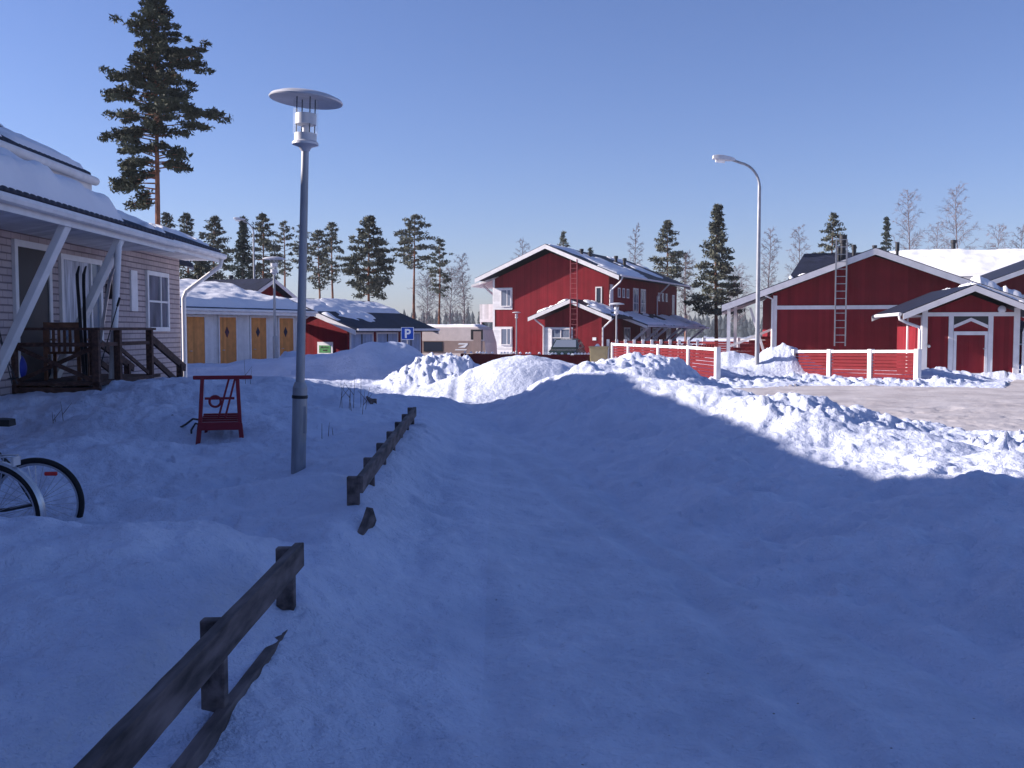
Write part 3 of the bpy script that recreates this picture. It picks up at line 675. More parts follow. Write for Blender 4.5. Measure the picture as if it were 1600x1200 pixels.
# ------------------------------------------------------------------ storage row with ochre doors
def storage():
    h = empty('storage_row', (X(288, 38), 38, -.25), R(-24), 'low white storage row with ochre doors under a snow-heaped roof', 'storage building')
    fr = ('r', 0); L = 7.5; zw = 2.62
    MB().box(-5, 0, -8, L, -.4, zw).build('wall', M['whiteboard'], h)
    for i, y in enumerate((.12, 2.0, 3.95, 5.85)):
        d = MB(); d.wbox(fr, y-.02, y+.98, 0, .035, -.05, 2.32)
        d = d.build('door', M['ochre'], h)
        f = MB(); f.wbox(fr, y-.09, y-.02, 0, .055, -.05, 2.4); f.wbox(fr, y+.98, y+1.05, 0, .055, -.05, 2.4); f.wbox(fr, y-.02, y+.98, 0, .053, 2.32, 2.4)
        f.build('door_frame', M['white'], d)
        if i: # little diamond window
            cy, cz = y+.42, 1.72
            MB().add([(.05, cy, cz-.22), (.05, cy+.13, cz), (.05, cy, cz+.22), (.05, cy-.13, cz), (.036, cy, cz-.22), (.036, cy+.13, cz), (.036, cy, cz+.22), (.036, cy-.13, cz)],
                [(0,1,2,3),(7,6,5,4),(0,4,5,1),(1,5,6,2),(2,6,7,3),(3,7,4,0)]).build('door_window', M['glass'], d)
        MB().tube([(.05, y+.12, 1.0), (.09, y+.12, 1.0), (.09, y+.22, 1.0)], .015, 6).build('handle', M['chrome'], d)
    for y in (1.4, 3.35, 5.3, 7.1): MB().wbox(fr, y-.05, y+.2, .0, .1, 2.43, 2.52).build('wall_lamp', M['grey'], h)
    # roof: mono slope rising away
    ex, ez, s = .55, 2.66, .215
    MB().prism([(ex, ez), (-5.5, ez+s*6.05), (-5.5, ez+s*6.05-.16), (ex, ez-.16)], 'y', -8.5, L+.3).build('roof', M['roof'], h)
    MB().box(ex+.003, ex+.03, -8.5, L+.3, ez-.24, ez-.02).build('fascia', M['white'], h)
    gutter(h, ex+.09, -8.5, L+.3, ez-.07)
    MB().prism([(ex, ez-.03), (-5.5, ez+s*6.05-.03), (-5.5, ez+s*6.05-.25), (ex, ez-.25)], 'y', L+.303, L+.335).build('bargeboard', M['white'], h)
    downpipe(h, [(ex+.09, L-.05, ez-.1), (.5, L-.1, 2.45), (.1, L-.12, 2.2), (.1, L-.12, -.2)])
    snow_sheet(h, (ex-.05, -8.4, ez), (ex-.05, L+.25, ez), (-5.4, -8.4, ez+s*5.95), (-5.4, L+.25, ez+s*5.95), .27, 41, 1.0, 120, 60, 2.2, rnd=.8)
storage()

# ------------------------------------------------------------------ red house with dark roof behind the storage row
def back_red_house():
    D = 62
    h = empty('red_house', (X(466, D), D, -.4), R(66), 'distant red house with bare dark roof behind the white storage row', 'house', 'red timber houses')
    # local: gable faces -y (towards right-front), ridge runs back to the left
    gable_walls(h, -6.2, .0, 0, 9, -.3, 3.35, 4.75, 'red')
    gable_roof(h, -6.9, .8, -.6, 9.3, 3.15, 5.0)
    vents(h, [(-2.0, 3.5, 4.65, .65, .12), (-2.6, 5.5, 4.8, .5, .1), (-3.6, 7.5, 4.9, .8, .13), (-3.6, 8.6, 4.9, 1.0, .16)])
    snow_sheet(h, (-6.85, 7.2, 3.18), (-6.85, 9.2, 3.18), (-3.1, 7.2, 5.0), (-3.1, 9.2, 5.0), .2, 55, .6, 30, 40, 1.2)
    window(h, ('f', 0), -4.0, -2.6, .9, 2.2, mull=(.5,))
back_red_house()

# ------------------------------------------------------------------ red outbuilding with pale blue doors
def barn():
    D = 45.5
    h = empty('red_outbuilding', (X(543, D), D, -.62), R(-24), 'low red outbuilding with pale blue doors and white notice board on its gable', 'outbuilding')
    fr = ('r', 0); L = 7.0; zw = 2.18
    gable_walls(h, -6.4, 0, 0, L, -.3, zw, zw+1.25, 'red')
    gable_roof(h, -7.1, .75, -.45, L+.4, zw+.02, zw+1.52, t=.12)
    MB().box(-.11, .02, -.03, -.0, -.3, zw-.1).build('corner_board', M['redplain'], h)
    for y in (.25, 2.55, 4.85):
        for k in (0, 1):
            d = MB().wbox(fr, y+k*.98, y+k*.98+.86, 0, .04, -.05, 1.98).build('door', M['bluedoor'], h)
            MB().tube([(.045, y+.80+k*.24, .95), (.08, y+.80+k*.24, .95), (.08, y+.72+k*.4, .95)], .014, 6).build('handle', M['chrome'], d)
        MB().wbox(fr, y-.09, y, 0, .05, -.05, 2.06).wbox(fr, y+1.84, y+1.93, 0, .05, -.05, 2.06).wbox(fr, y, y+1.84, 0, .048, 1.98, 2.06).build('door_frame', M['white'], h)
        MB().wbox(fr, y+.86, y+.98, 0, .03, -.05, 1.98).build('door_post', M['grey'], h)
    gutter(h, .82, -.4, L+.35, zw+.0)
    # bare metal shows between sheets of snow
    a = .38
    e = lambda x, y: (x, y, zw+.03+(.75-x)*a)
    snow_sheet(h, e(.72, -.42), e(.72, L+.35), e(-3.1, -.42), e(-3.1, L+.35), .10, 63, .50, 90, 60, 3.4, drop=.06)
    snow_sheet(h, e(-1.4, -.42), e(-1.4, L+.35), e(-3.1, -.42), e(-3.1, L+.35), .12, 64, 1.0, 60, 20, 1.5, drop=.03, rnd=.3)
    # notice board on the gable (a thing fixed to the wall)
    b = MB().box(-1.62, -.78, -.05, -.005, .55, 1.62).build('notice_board', M['signwhite'], h)
    MB().box(-1.52, -.88, -.058, -.051, 1.12, 1.46).build('picture_panel', M['signgreen'], b)
    t = MB(); t.box(-1.42, -1.28, -.063, -.059, 1.34, 1.40).box(-1.25, -1.0, -.063, -.059, 1.35, 1.38).box(-1.3, -1.06, -.063, -.059, 1.20, 1.26)
    t.build('lettering', M['grey'], b)
barn()

# ------------------------------------------------------------------ two-storey red house in the middle
def mid_house():
    D = 60; x0 = X(951, D)
    h = empty('red_house', (x0, D, -.3), R(-24), 'two-storey red timber house with gable to the road and stepped porch roofs', 'house', 'red timber houses')
    z = .3   # heights below are relative to z=-.3
    W, L = 7.65, 16.0
    fl, fr = ('f', 0), ('r', 0)
    zw = 5.05; zp = zw+1.55
    gable_walls(h, -W, 0, 0, L, -.4, zw, zp, 'red')
    r = gable_roof(h, -W-1.0, .85, -.7, L+.6, zw+.05, zp+.5, t=.15, bw=.26, xm=-W/2-.05)
    gutter(h, .93, -.6, L+.5, zw+.02)
    ey = lambda x, y: (x, y, zw+.05+(.85-x)*((zp+.45-zw)/(W/2+.9)))
    snow_sheet(h, ey(.8, -.6), ey(.8, L+.5), ey(-3.8, -.6), ey(-3.8, L+.5), .07, 71, .60, 140, 60, 2.6, drop=.05)
    vents(h, [(-2.6, 2.3, 6.45, .5, .10), (-2.3, 3.0, 6.3, .5, .10), (-2.5, 9.0, 6.4, .55, .11), (-2.2, 10.0, 6.3, .55, .11), (-2.6, 3.8, 6.4, .25, .15)])
    for x in (-W, 0):
        MB().box(x-.08, x+.012 if x == 0 else x+.06, -.02, -.0, -.3, zw).build('corner_board', M['white'] if x < 0 else M['redplain'], h)
    # corner windows on the left of the gable, white boarding round them
    for (za, zb, low) in ((3.15, 4.45, 3.12), (.72, 2.0, -.1)):
        MB().wbox(fl, -W-.02, -W+1.28, 0, .03, low, zb+.04).build('window_surround', M['whiteclad'], h)
        window(h, ('f', -.032), -W+.48, -W+1.22, za+.15, zb-.05, glass='glasspale', fw=.06, mull=(.6,))
    # small upper window
    window(h, fl, -.86, -.44, 3.35, 4.45, glass='glass', fw=.07)
    ladder(h, fl, -2.0, .70, 3.6, 6.1, .42)
    # side wall: upper windows
    for y in (1.7, 2.6, 3.5, 10.8, 11.8, 12.8): window(h, fr, y, y+.5, 3.85, 4.45, glass='glasspale', fw=.07)
    for y in (4.9, 6.6): window(h, fr, y, y+1.15, 2.95, 4.55, glass='glasspale', fw=.09, mull=(.6,), trans=(.4,))
    window(h, fr, 14.6, 15.3, 2.9, 4.4, glass='glasspale', fw=.09)
    MB().wbox(fr, .15, .75, .0, .03, 2.8, 4.6).build('vent_panel', M['whiteboard'], h)
    for y in (3.0, 6.6, 9.5, 13.0): window(h, fr, y, y+1.3, .6, 2.0, glass='glasspale', fw=.09, mull=(.5,))
    for y in (1.2, 8.0): MB().wbox(fr, y, y+.95, 0, .04, -.1, 2.0).build('door', M['white'], h)
    downpipe(h, [(.95, -.3, zw-.05), (.8, -.3, zw-.35), (.12, -.06, zw-.85), (.1, -.06, zw-1.1), (.1, -.06, 2.4)])
    downpipe(h, [(.95, 10.3, zw-.05), (.1, 10.3, zw-.9), (.1, 10.3, 2.6)])
    # stepped porch roofs along the side
    for k, (ya, yb) in enumerate(((.2, 4.4), (4.4, 9.4), (9.4, 16.2))):
        zt = 2.98-.06*k; zb = 2.12-.05*k; xo = 2.35
        rf = MB().prism([(0.02, zt), (xo, zb), (xo, zb-.12), (.02, zt-.12)], 'y', ya, yb).build('porch_roof', M['roof'], h)
        MB().prism([(0.02, zt-.03), (xo, zb-.03), (xo, zb-.2), (.02, zt-.2)], 'y', ya-.035, ya-.003).build('bargeboard', M['white'], rf)
        MB().tube([(xo+.06, ya, zb-.05), (xo+.06, yb, zb-.05)], .055, 8).build('gutter', M['white'], rf, True)
        snow_sheet(rf, (xo-.05, ya+.45, zb), (xo-.05, yb-.1, zb), (.1, ya+.45, zt-.03), (.1, yb-.1, zt-.03), .10, 81+k, .75, 40, 20, 1.5)
        for y in (ya+.8, yb-.7): MB().beam((.05, y, .2), (xo-.15, y, zb-.1), .12, .2, (0, 1, 0)).build('strut', M['white'], h)
    # annex in front of the gable
    a = MB().prism([(-2.75, -.4), (.75, -.4), (.75, 2.55), (-1.0, 3.25), (-2.75, 2.55)], 'y', -3.5, -.002).build('annex_wall', M['red'], h)
    ar = gable_roof(h, -3.6, 1.5, -4.0, -.003, 2.60, 3.62, t=.13, bw=.22, xm=-1.02, fronts=(True, False)); ar.name = 'annex_roof'
    ea = lambda x, y: (x, y, 2.62+(x+3.6)*(1.0/2.58))
    snow_sheet(h, ea(-3.2, -3.8), ea(-3.2, -.2), ea(-1.3, -3.8), ea(-1.3, -.2), .15, 91, .9, 40, 30, 1.0)
    eb = lambda x, y: (x, y, 2.62+(1.5-x)*(1.0/2.52))
    snow_sheet(h, eb(1.4, -3.9), eb(1.4, -.2), eb(-.9, -3.9), eb(-.9, -.2), .08, 92, .6, 40, 30, 1.0)
    fa = ('f', -3.5)
    MB().wbox(fa, -2.77, -1.0, 0, .03, -.1, 2.0).build('window_surround', M['whiteclad'], h)
    window(h, ('f', -3.532), -2.35, -1.1, .82, 1.95, glass='glasspale', fw=.08, mull=(.5,), trans=(.5,), proud=.05)
    downpipe(h, [(-3.3, -3.75, 2.5), (-3.2, -3.75, 2.4), (-2.8, -3.56, 2.05), (-2.8, -3.56, -.1)])
    downpipe(h, [(1.5, -3.8, 2.5), (1.4, -3.8, 2.4), (.83, -3.55, 1.95), (.82, -3.55, -.1)])
    ladder(h, fa, -.75, .52, -.1, 3.9, .42)
    MB().wbox(fa, .2, .42, 0, .03, 1.25, 1.42).build('house_number', M['signwhite'], h)
    # balcony on the left side
    b = MB().box(-W-1.5, -W-.02, 1.0, 5.0, 2.35, 2.55).build('balcony', M['white'], h)
    MB().box(-W-1.5, -W-1.44, 1.0, 5.0, 2.55, 3.5).box(-W-1.44, -W-.02, 1.0, 1.06, 2.55, 3.5).build('parapet', M['whiteboard'], b)
    MB().prism([(-W-1.9, 4.75), (-W-.02, 5.25), (-W-.02, 5.1), (-W-1.9, 4.6)], 'y', .6, 5.4).build('canopy', M['whiteboard'], b)
    MB().beam((-W-.05, 1.1, 3.7), (-W-1.3, 1.1, 4.7), .1, .14, (0,1,0)).build('strut', M['white'], b)
    MB().box(-W-1.48, -W-1.38, 1.0, 1.1, -.3, 2.35).build('post', M['white'], b)
mid_house()

# ------------------------------------------------------------------ right red house (single storey gable) and its shed
RR = R(-12)
def right_house():
    D = 42
    h = empty('red_house', (X(1208, D), D, -.1), RR, 'single-storey red timber house with wide gable, wall ladder and open side porch', 'house', 'red timber houses')
    W, L = 9.0, 12.0; xm = 3.95
    fl = ('f', 0)
    zl = 3.30; zp = 4.72
    MB().prism([(0, -.3), (W, -.3), (W, 3.0), (xm, zp), (0, zl-.1)], 'y', 0, L).build('wall', M['red'], h)
    # roof with the left slope running down over the porch
    s = .375; x0 = -2.15; x1 = 9.9; zr = 5.02
    gable_roof(h, x0, x1, -.55, L, zr-s*(xm-x0), zr, ze1=zr-s*(x1-xm), xm=xm, t=.15, bw=.26)
    MB().box(-.03, .13, -.035, -.0, -.3, zl-.2).build('corner_board', M['white'], h)
    MB().box(.13, W, -.04, -.0, 2.52, 2.68).build('belt_board', M['white'], h)
    ladder(h, fl, 2.62, .62, 1.0, 5.35, .42, 'galv', .3)
    vents(h, [(2.9, 3, 4.6, .75, .06), (3.3, 5, 4.8, 1.2, .13), (3.9, 6, 4.9, .75, .08), (5.2, 7, 4.6, .95, .07), (6.0, 7, 4.4, 1.4, .07)])
    e1 = lambda x, y: (x, y, zr-s*(x-xm))
    snow_sheet(h, e1(9.8, .2), e1(9.8, L), e1(8.0, .2), e1(8.0, L), .35, 101, .95, 60, 20, 1.0)
    # open porch on the left
    p = MB()
    for (x, y) in ((-1.85, .2), (-1.55, 2.5), (-1.85, 4.5)): MB().box(x-.07, x+.07, y-.07, y+.07, -.2, zr-s*(xm-x)-.16).build('post', M['white'], h)
    MB().beam((-.1, .6, -.1), (-.95, .6, 2.6), .10, .16, (0, 1, 0)).build('strut', M['white'], h)
    b = MB()
    n = 9
    for i in range(n):
        z0 = -.05+i*.16; xs = -1.75 if z0 < .75 else -1.75+(z0-.75)*2.4
        if xs < -.2: b.box(xs, -.05, .98, 1.02, z0, z0+.145)
    b.build('porch_panel', M['redplain'], h)
    MB().beam((-1.78, 1.0, .95), (-.05, 1.0, 1.67), .1, .1, (0, 1, 0)).build('panel_rail', M['white'], h)
    downpipe(h, [(-.45, -.2, 3.25), (-.35, -.2, 3.1), (-.06, -.07, 2.95), (-.06, -.07, -.1)])
right_house()

def shed():
    D = 33.2
    h = empty('red_shed', (X(1441, D), D, 0), RR, 'small red shed with white framed door, dark roof and round wall lamp', 'shed')
    W, L = 2.95, 5.0; fl = ('f', 0); zb = 2.02
    gable_walls(h, 0, W, 0, L, -.2, 2.12, 2.72, 'red')
    gable_roof(h, -.72, W+.72, -.5, L+1.5, 2.14, 3.06, t=.12, bw=.2)
    gutter(h, -.80, -.45, L, 2.09)
    gutter(h, W+.80, -.45, L, 2.09)
    wb = lambda a, b, z0, z1, d=.045: MB().wbox(fl, a, b, 0, d, z0, z1)
    wb(-.03, .14, -.1, 2.3).build('corner_board', M['white'], h); wb(W-.15, W+.03, -.1, 2.3).build('corner_board', M['white'], h)
    MB().box(-.045, -.0, 0.0, .14, -.1, 2.05).box(-.045, 0, 2.6, 2.76, -.1, 2.05).build('side_board', M['white'], h)
    MB().box(-.045, 0, .141, 2.59, 2.0, 2.08).build('side_rail', M['white'], h)
    wb(.14, W-.15, zb, zb+.13, .042).build('lintel', M['white'], h)
    wb(.80, .95, -.02, zb).build('door_post', M['white'], h); wb(2.02, 2.17, -.02, zb).build('door_post', M['white'], h)
    wb(.14, .80, .0, .09, .040).build('sill_board', M['white'], h); wb(2.17, W-.15, .0, .09, .040).build('sill_board', M['white'], h)
    MB().wbox(fl, .95, 2.02, .0, .01, 1.60, zb).build('transom_opening', M['blackpaint'], h)
    d = MB(); d.wbox(fl, .97, 2.0, .012, .03, .1, 1.52)
    d.prism([(.97, 1.52), (2.0, 1.52), (2.0, 1.63), (1.485, 1.86), (.97, 1.63)], 'y', -.03, -.012)
    d = d.build('door', M['red'], h)
    f = MB(); f.wbox(fl, .96, 2.01, .031, .055, .04, .14); f.wbox(fl, .96, 2.01, .031, .055, 1.40, 1.52)
    f.wbox(fl, .96, 1.05, .031, .053, .14, 1.40); f.wbox(fl, 1.92, 2.01, .031, .053, .14, 1.40)
    f.prism([(.96, 1.62), (1.485, 1.86), (1.485, 1.97), (.96, 1.73)], 'y', -.055, -.031); f.prism([(1.485, 1.86), (2.01, 1.62), (2.01, 1.73), (1.485, 1.97)], 'y', -.055, -.031)
    f.build('door_frame', M['white'], d)
    MB().tube([(1.96, -.05, .95), (1.96, -.1, .95), (1.86, -.1, .95)], .014, 6).build('handle', M['chrome'], d)
    MB().box(.95, 2.02, -.25, -.06, -.12, -.02).build('threshold', M['grey'], h)
    lp = MB(); lp.tube([(2.42, -.0, 2.24), (2.42, -.03, 2.24), (2.42, -.07, 2.24), (2.42, -.10, 2.24)], [.12, .13, .12, .07], 16); lp.build('wall_lamp', M['lampwhite'], h, True)
    downpipe(h, [(-.80, -.3, 2.03), (-.78, -.3, 1.92), (-.55, -.3, 1.80), (-.14, -.13, 1.66), (-.12, -.12, 1.5), (-.12, -.12, -.1)])
    downpipe(h, [(W+.80, -.3, 2.03), (W+.72, -.3, 1.9), (W+.18, -.12, 1.66), (W+.14, -.1, 1.5), (W+.14, -.1, .1)])
    MB().tube([(.18, -.05, 1.05), (.18, -.14, 1.02)], .05, 8).build('tap', M['chrome'], h, True)
    s = .92/2.2
    e = lambda x, y: (x, y, 2.14+(W+.72-x)*s)
    snow_sheet(h, e(W+.65, .6), e(W+.65, L+1), e(W/2+.2, .6), e(W/2+.2, L+1), .22, 111, .85, 50, 30, .8)
shed()

def back_long_house():
    D = 66
    h = empty('long_house', (X(1232, D), D, -.3), R(-16.5), 'long two-storey house with broad snowy roof behind the single-storey red house', 'house')
    fl = ('f', 0); L = 26
    MB().box(.6, L, 0, 8, -.3, 5.1).build('wall', M['red'], h)
    ze, zr = 5.15, 7.15
    # ridge runs along x
    b = MB(); t = .16
    b.add([(-.1,-.8,ze),(.9,4,zr),(-.1,8.8,ze),(L+.5,-.8,ze),(L+.5,4,zr),(L+.5,8.8,ze),(-.1,-.8,ze-t),(.9,4,zr-t),(-.1,8.8,ze-t),(L+.5,-.8,ze-t),(L+.5,4,zr-t),(L+.5,8.8,ze-t)],
      [(0,3,4,1),(1,4,5,2),(6,7,10,9),(7,8,11,10),(0,6,9,3),(2,5,11,8),(0,1,7,6),(1,2,8,7),(3,9,10,4),(4,10,11,5)])
    b.build('roof', M['roof'], h)
    MB().box(-.1, L+.5, -.84, -.803, ze-.3, ze-.02).build('fascia', M['white'], h)
    e = lambda x, y: (x, y, ze+(y+.8)*(zr-ze)/4.8)
    snow_sheet(h, e(6.6, -.75), e(L+.3, -.75), e(6.2, 3.9), e(L+.3, 3.9), .22, 121, 1.0, 90, 30, 2.0, rnd=.3)
    snow_sheet(h, e(-.05, -.78), e(4.4, -.78), e(-.05, -.1), e(4.4, -.1), .14, 122, .7, 40, 12, 1.0)
    vents(h, [(10.5, 4.2, 7.1, .75, .14), (5.5, 4, 7.1, .5, .12), (4.2, 4, 7.1, .45, .12)])
    window(h, fl, 9.2, 10.6, 3.6, 4.6, mull=(.5,)); window(h, fl, 11.6, 13.0, 3.6, 4.6, mull=(.5,))
    MB().wbox(fl, 10.7, 11.5, 0, .03, 3.3, 4.9).build('white_panel', M['whiteboard'], h)
back_long_house()
def far_right_house():
    D = 50
    h = empty('red_house', (X(1536, D), D, -.2), RR, 'red timber gable at the far right edge of view beyond the shed', 'house', 'red timber houses')
    W, L = 9.4, 10; zw = 3.95; xm = W/2; s = .38
    MB().prism([(0, -.3), (W, -.3), (W, zw), (xm, zw+s*xm), (0, zw)], 'y', 0, L).build('wall', M['red'], h)
    gable_roof(h, -.7, W+.7, -.55, L, zw+.22-s*.7, zw+.22+s*xm, t=.15, bw=.24)
    MB().box(-.03, .13, -.035, 0, -.3, zw-.1).build('corner_board', M['white'], h)
    MB().box(.13, W, -.04, 0, 3.3, 3.5).build('belt_board', M['white'], h)
    MB().prism([(.5, 2.95), (4.5, 1.3), (4.5, 1.12), (.5, 2.77)], 'y', -1.2, -1.16).build('stair_rail', M['white'], h)
    MB().prism([(.5, 2.6), (4.5, .95), (4.5, .5), (.5, 2.15)], 'y', -1.2, -.05).build('stair_roof', M['roof'], h)
    window(h, ('f', 0), 1.5, 2.7, 1.0, 2.2, mull=(.5,))
    downpipe(h, [(-.6, -.2, zw-.05), (-.06, -.07, zw-.4), (-.06, -.07, -.1)])
far_right_house()

# ------------------------------------------------------------------ board fences in front of the red houses
def board_fence(pts, hgt, label, tops=None):
    o0 = Vector((pts[0][0], pts[0][1], 0)); t = empty('board_fence', o0, 0, label, 'fence', 'low red board fences with white posts')
    P = [Vector((x, y, 0)) - o0 for x, y in pts]
    zs = [hz(x, y) for x, y in pts] if tops is None else None
    T = tops if tops else [max(z, 0)+hgt for z in zs]
    for i, p in enumerate(P):
        d = (P[min(i+1, len(P)-1)] - P[max(i-1, 0)]).normalized(); n = Vector((d.y, -d.x, 0))
        MB().beam(p + Vector((0,0,-.5)), p + Vector((0,0,T[i]+.07)), .17, .14, n).build('post', M['white'], t)
    rng = random.Random(4)
    for i in range(len(P)-1):
        a, b = P[i], P[i+1]; d = (b-a).normalized(); a2 = a + d*.09; b2 = b - d*.09
        MB().beam(a2 + Vector((0,0,T[i])), b2 + Vector((0,0,T[i+1])), .07, .085).build('top_rail', M['white'], t)
        g = MB(); za, zb_ = T[i]-.07, T[i+1]-.07
        for k in range(11):
            q = .106*k
            g.beam(a2 + Vector((0,0,za-q-.045)), b2 + Vector((0,0,zb_-q-.045)), .025, .098 - (.014 if rng.random() < .25 else .004))
        g.build('panel', M['redplain'], t)
    return t
def fence_line(pa, Da, pb, Db, xs):
    A = Vector((X(pa, Da), Da)); B = Vector((X(pb, Db), Db)); out = []
    for px in xs:
        k = (px-800)/F; # (A+(B-A)s).x = k*(..).y
        s = (k*A.y - A.x)/((B.x-A.x) - k*(B.y-A.y)); p = A + (B-A)*s; out.append((p.x, p.y))
    return out
fp = fence_line(1241, 35.0, 1434, 29.3, (1241, 1297, 1361, 1434))
board_fence(fp, 1.0, 'three-panel red board fence with white posts in front of the shed', tops=[Z(549, p[1]) + .0 for p in fp])
fp = fence_line(958, 40.5, 1120, 29.5, (958, 983, 1030, 1077, 1121))
board_fence(fp, 1.0, 'longer red board fence with white posts before the two-storey house', tops=[Z(538, fp[0][1]), Z(539, fp[1][1]), Z(541, fp[2][1]), Z(543, fp[3][1]), Z(546, fp[4][1])])
# picket fence of the gardens behind it
def picket_garden():
    a = Vector((X(1090, 44), 44, 0)); b = Vector((X(950, 46), 46, 0))
    t = empty('garden_fence', (a.x, a.y, -.2), 0, 'dark red garden fence with pale post tops beside the porches', 'fence')
    n = 11; pts = [(b-a)*(i/(n-1)) for i in range(n)]
    c = Vector((X(1118, 43), 43, 0))-a
    for p in pts: MB().box(p.x-.06, p.x+.06, p.y-.06, p.y+.06, -.3, 1.32).build('post', M['white'], t)
    g = MB()
    for (p, q) in ((pts[0], pts[-1]), (Vector((0,0,0)), c)):
        for z in (.85, 1.05, 1.2): g.beam(p+Vector((0,.0,z)), q+Vector((0,.0,z)), .025, .10)
        d = (q-p); k = int(d.length/.16)
        for i in range(k): 
            r = p + d*(i/k); g.box(r.x-.045, r.x+.045, r.y-.05, r.y-.02, .0, 1.12)
    g.build('pickets', M['redplain'], t)
picket_garden()
def low_fence():
    a = Vector((X(722, 50), 50)); b = Vector((X(925, 47), 47))
    t = empty('picket_fence', (a.x, a.y, -.25), 0, 'low dark red picket fence with snow on top before the gable', 'fence')
    d = b-a; n = int(d.length/.17); g = MB(); s = MB(); rng = random.Random(2)
    for i in range(n):
        p = d*(i/n); g.box(p.x-.078, p.x+.078, p.y-.015, p.y+.015, -.3, .60+.02*rng.random())
    g.build('pickets', M['redplain'], t)
    MB().beam((0,.04,.45), (d.x, d.y+.04, .45), .04, .1).build('rail', M['redplain'], t)
    sn = MB()
    for i in range(n):
        if rng.random() < .62: p = d*(i/n); sn.tube([(p.x-.06, p.y, .65), (p.x, p.y, .67+.03*rng.random()), (p.x+.06, p.y, .65)], [.03, .05, .03], 7)
    sn.build('snow_cap', M['roofsnow'], t, True)
low_fence()

# far snow-topped garden fence right of the middle house
def far_fence():
    A = (X(1100, 52), 52); B = (X(1210, 50), 50)
    t = empty('far_board_fence', (A[0], A[1], -.2), 0, 'short far red fence with white rails behind the tall street lamp', 'fence')
    d = Vector((B[0]-A[0], B[1]-A[1], 0))
    for k in range(3): p = d*(k/2); MB().box(p.x-.08, p.x+.08, p.y-.06, p.y+.06, -.3, 1.35).build('post', M['white'], t)
    MB().beam((0,0,1.25), (d.x, d.y, 1.25), .06, .09).build('top_rail', M['white'], t)
    g = MB()
    for k in range(9): g.beam((0,0,.1+k*.125), (d.x, d.y, .1+k*.125), .025, .11)
    g.build('panel', M['redplain'], t)
far_fence()

# ------------------------------------------------------------------ path-side guard rails of weathered wood
def rough_beam(p, q, w, h, n, seed, amp=.003):
    """a sawn board with slightly uneven edges"""
    p = Vector(p); q = Vector(q); d = (q-p); L = d.length; d.normalize(); a = (d.cross(Vector((0,0,1))) if abs(d.z) < .95 else Vector((1,0,0))).normalized(); b = a.cross(d); rng = random.Random(seed)
    mb = MB(); j0 = [0]*4
    for i in range(n+1):
        c = p + d*(L*i/n); j = [j0[q_]*.75 + rng.uniform(-amp, amp)*.5 for q_ in range(4)]; j0 = j
        mb.v += [tuple(c - a*(w/2) - b*(h/2+j[0])), tuple(c + a*(w/2) - b*(h/2+j[1])), tuple(c + a*(w/2) + b*(h/2+j[2])), tuple(c - a*(w/2) + b*(h/2+j[3]))]
        if i:
            o = (i-1)*4; mb.f += [(o,o+1,o+5,o+4),(o+1,o+2,o+6,o+5),(o+2,o+3,o+7,o+6),(o+3,o,o+4,o+7)]
    mb.f += [(3,2,1,0), tuple(range(4*n, 4*n+4))]
    return mb
def guard_rail(A, B, posts, zt, label, seed, lower=False, postside=-1, board=.118):
    A = Vector(A); B = Vector(B); t = empty('guard_rail', (A.x, A.y, 0), 0, label, 'guard rail', 'weathered wooden guard rails along the path')
    d = B-A
    rough_beam((0, 0, zt(0)-board/2), (d.x, d.y, zt(1)-board/2), .045, board, 40, seed).build('rail', M['oldwood'], t, bevel=.004)
    n = Vector((d.y, -d.x)).normalized()*(-1)
    for s in posts:
        p = d*s + n*.047
        rough_beam((p.x, p.y, -.25), (p.x, p.y, zt(s)-.004), .085, .052, 6, seed+int(s*50), .003).build('post', M['oldwood'], t, bevel=.006)
    if lower:
        e = d*.0; f = d*.985
        q = n*(-.01)
        rough_beam((0-q.x, 0, .225), (f.x-q.x, f.y, .175), .045, .12, 30, seed+5).build('lower_rail', M['oldwood'], t, bevel=.004)
    return t
p1 = at(468, 858, 4.75); p0 = at(120, 1225, 2.25)
guard_rail((p0.x + (p0.x-p1.x)*.5, p0.y + (p0.y-p1.y)*.5), (p1.x, p1.y), (.05, .33, .665, .975), lambda s: .57, 'long weathered plank rail nearest the camera, running off at lower left', 3, True)
p0 = at(562, 742, 6.8); p1 = at(648, 640, 12.9)
guard_rail((p0.x, p0.y), (p1.x, p1.y), tuple(.004+i*.165 for i in range(7)), lambda s: .585, 'middle weathered plank rail with seven short posts beside the path', 13)
p0 = at(555, 613, 16.2); p1 = at(581, 628, 14.4)
guard_rail((p0.x, p0.y), (p1.x, p1.y), (.93,), lambda s: .60-.02*s, 'short stub of plank rail poking out near the lit snow', 23)
q = at(553, 834, 6.2)
b = rough_beam((0, 0, -.15), (.05, .25, .04), .045, .12, 8, 77, .01).add([], [])
o = b.build('broken_plank', M['oldwood'], None, bevel=.004); o.location = (q.x+.02, 6.25, hz(q.x+.05, 6.4)+.03); tag(o, 'broken plank end sticking up from the snow between the two rails', 'plank')

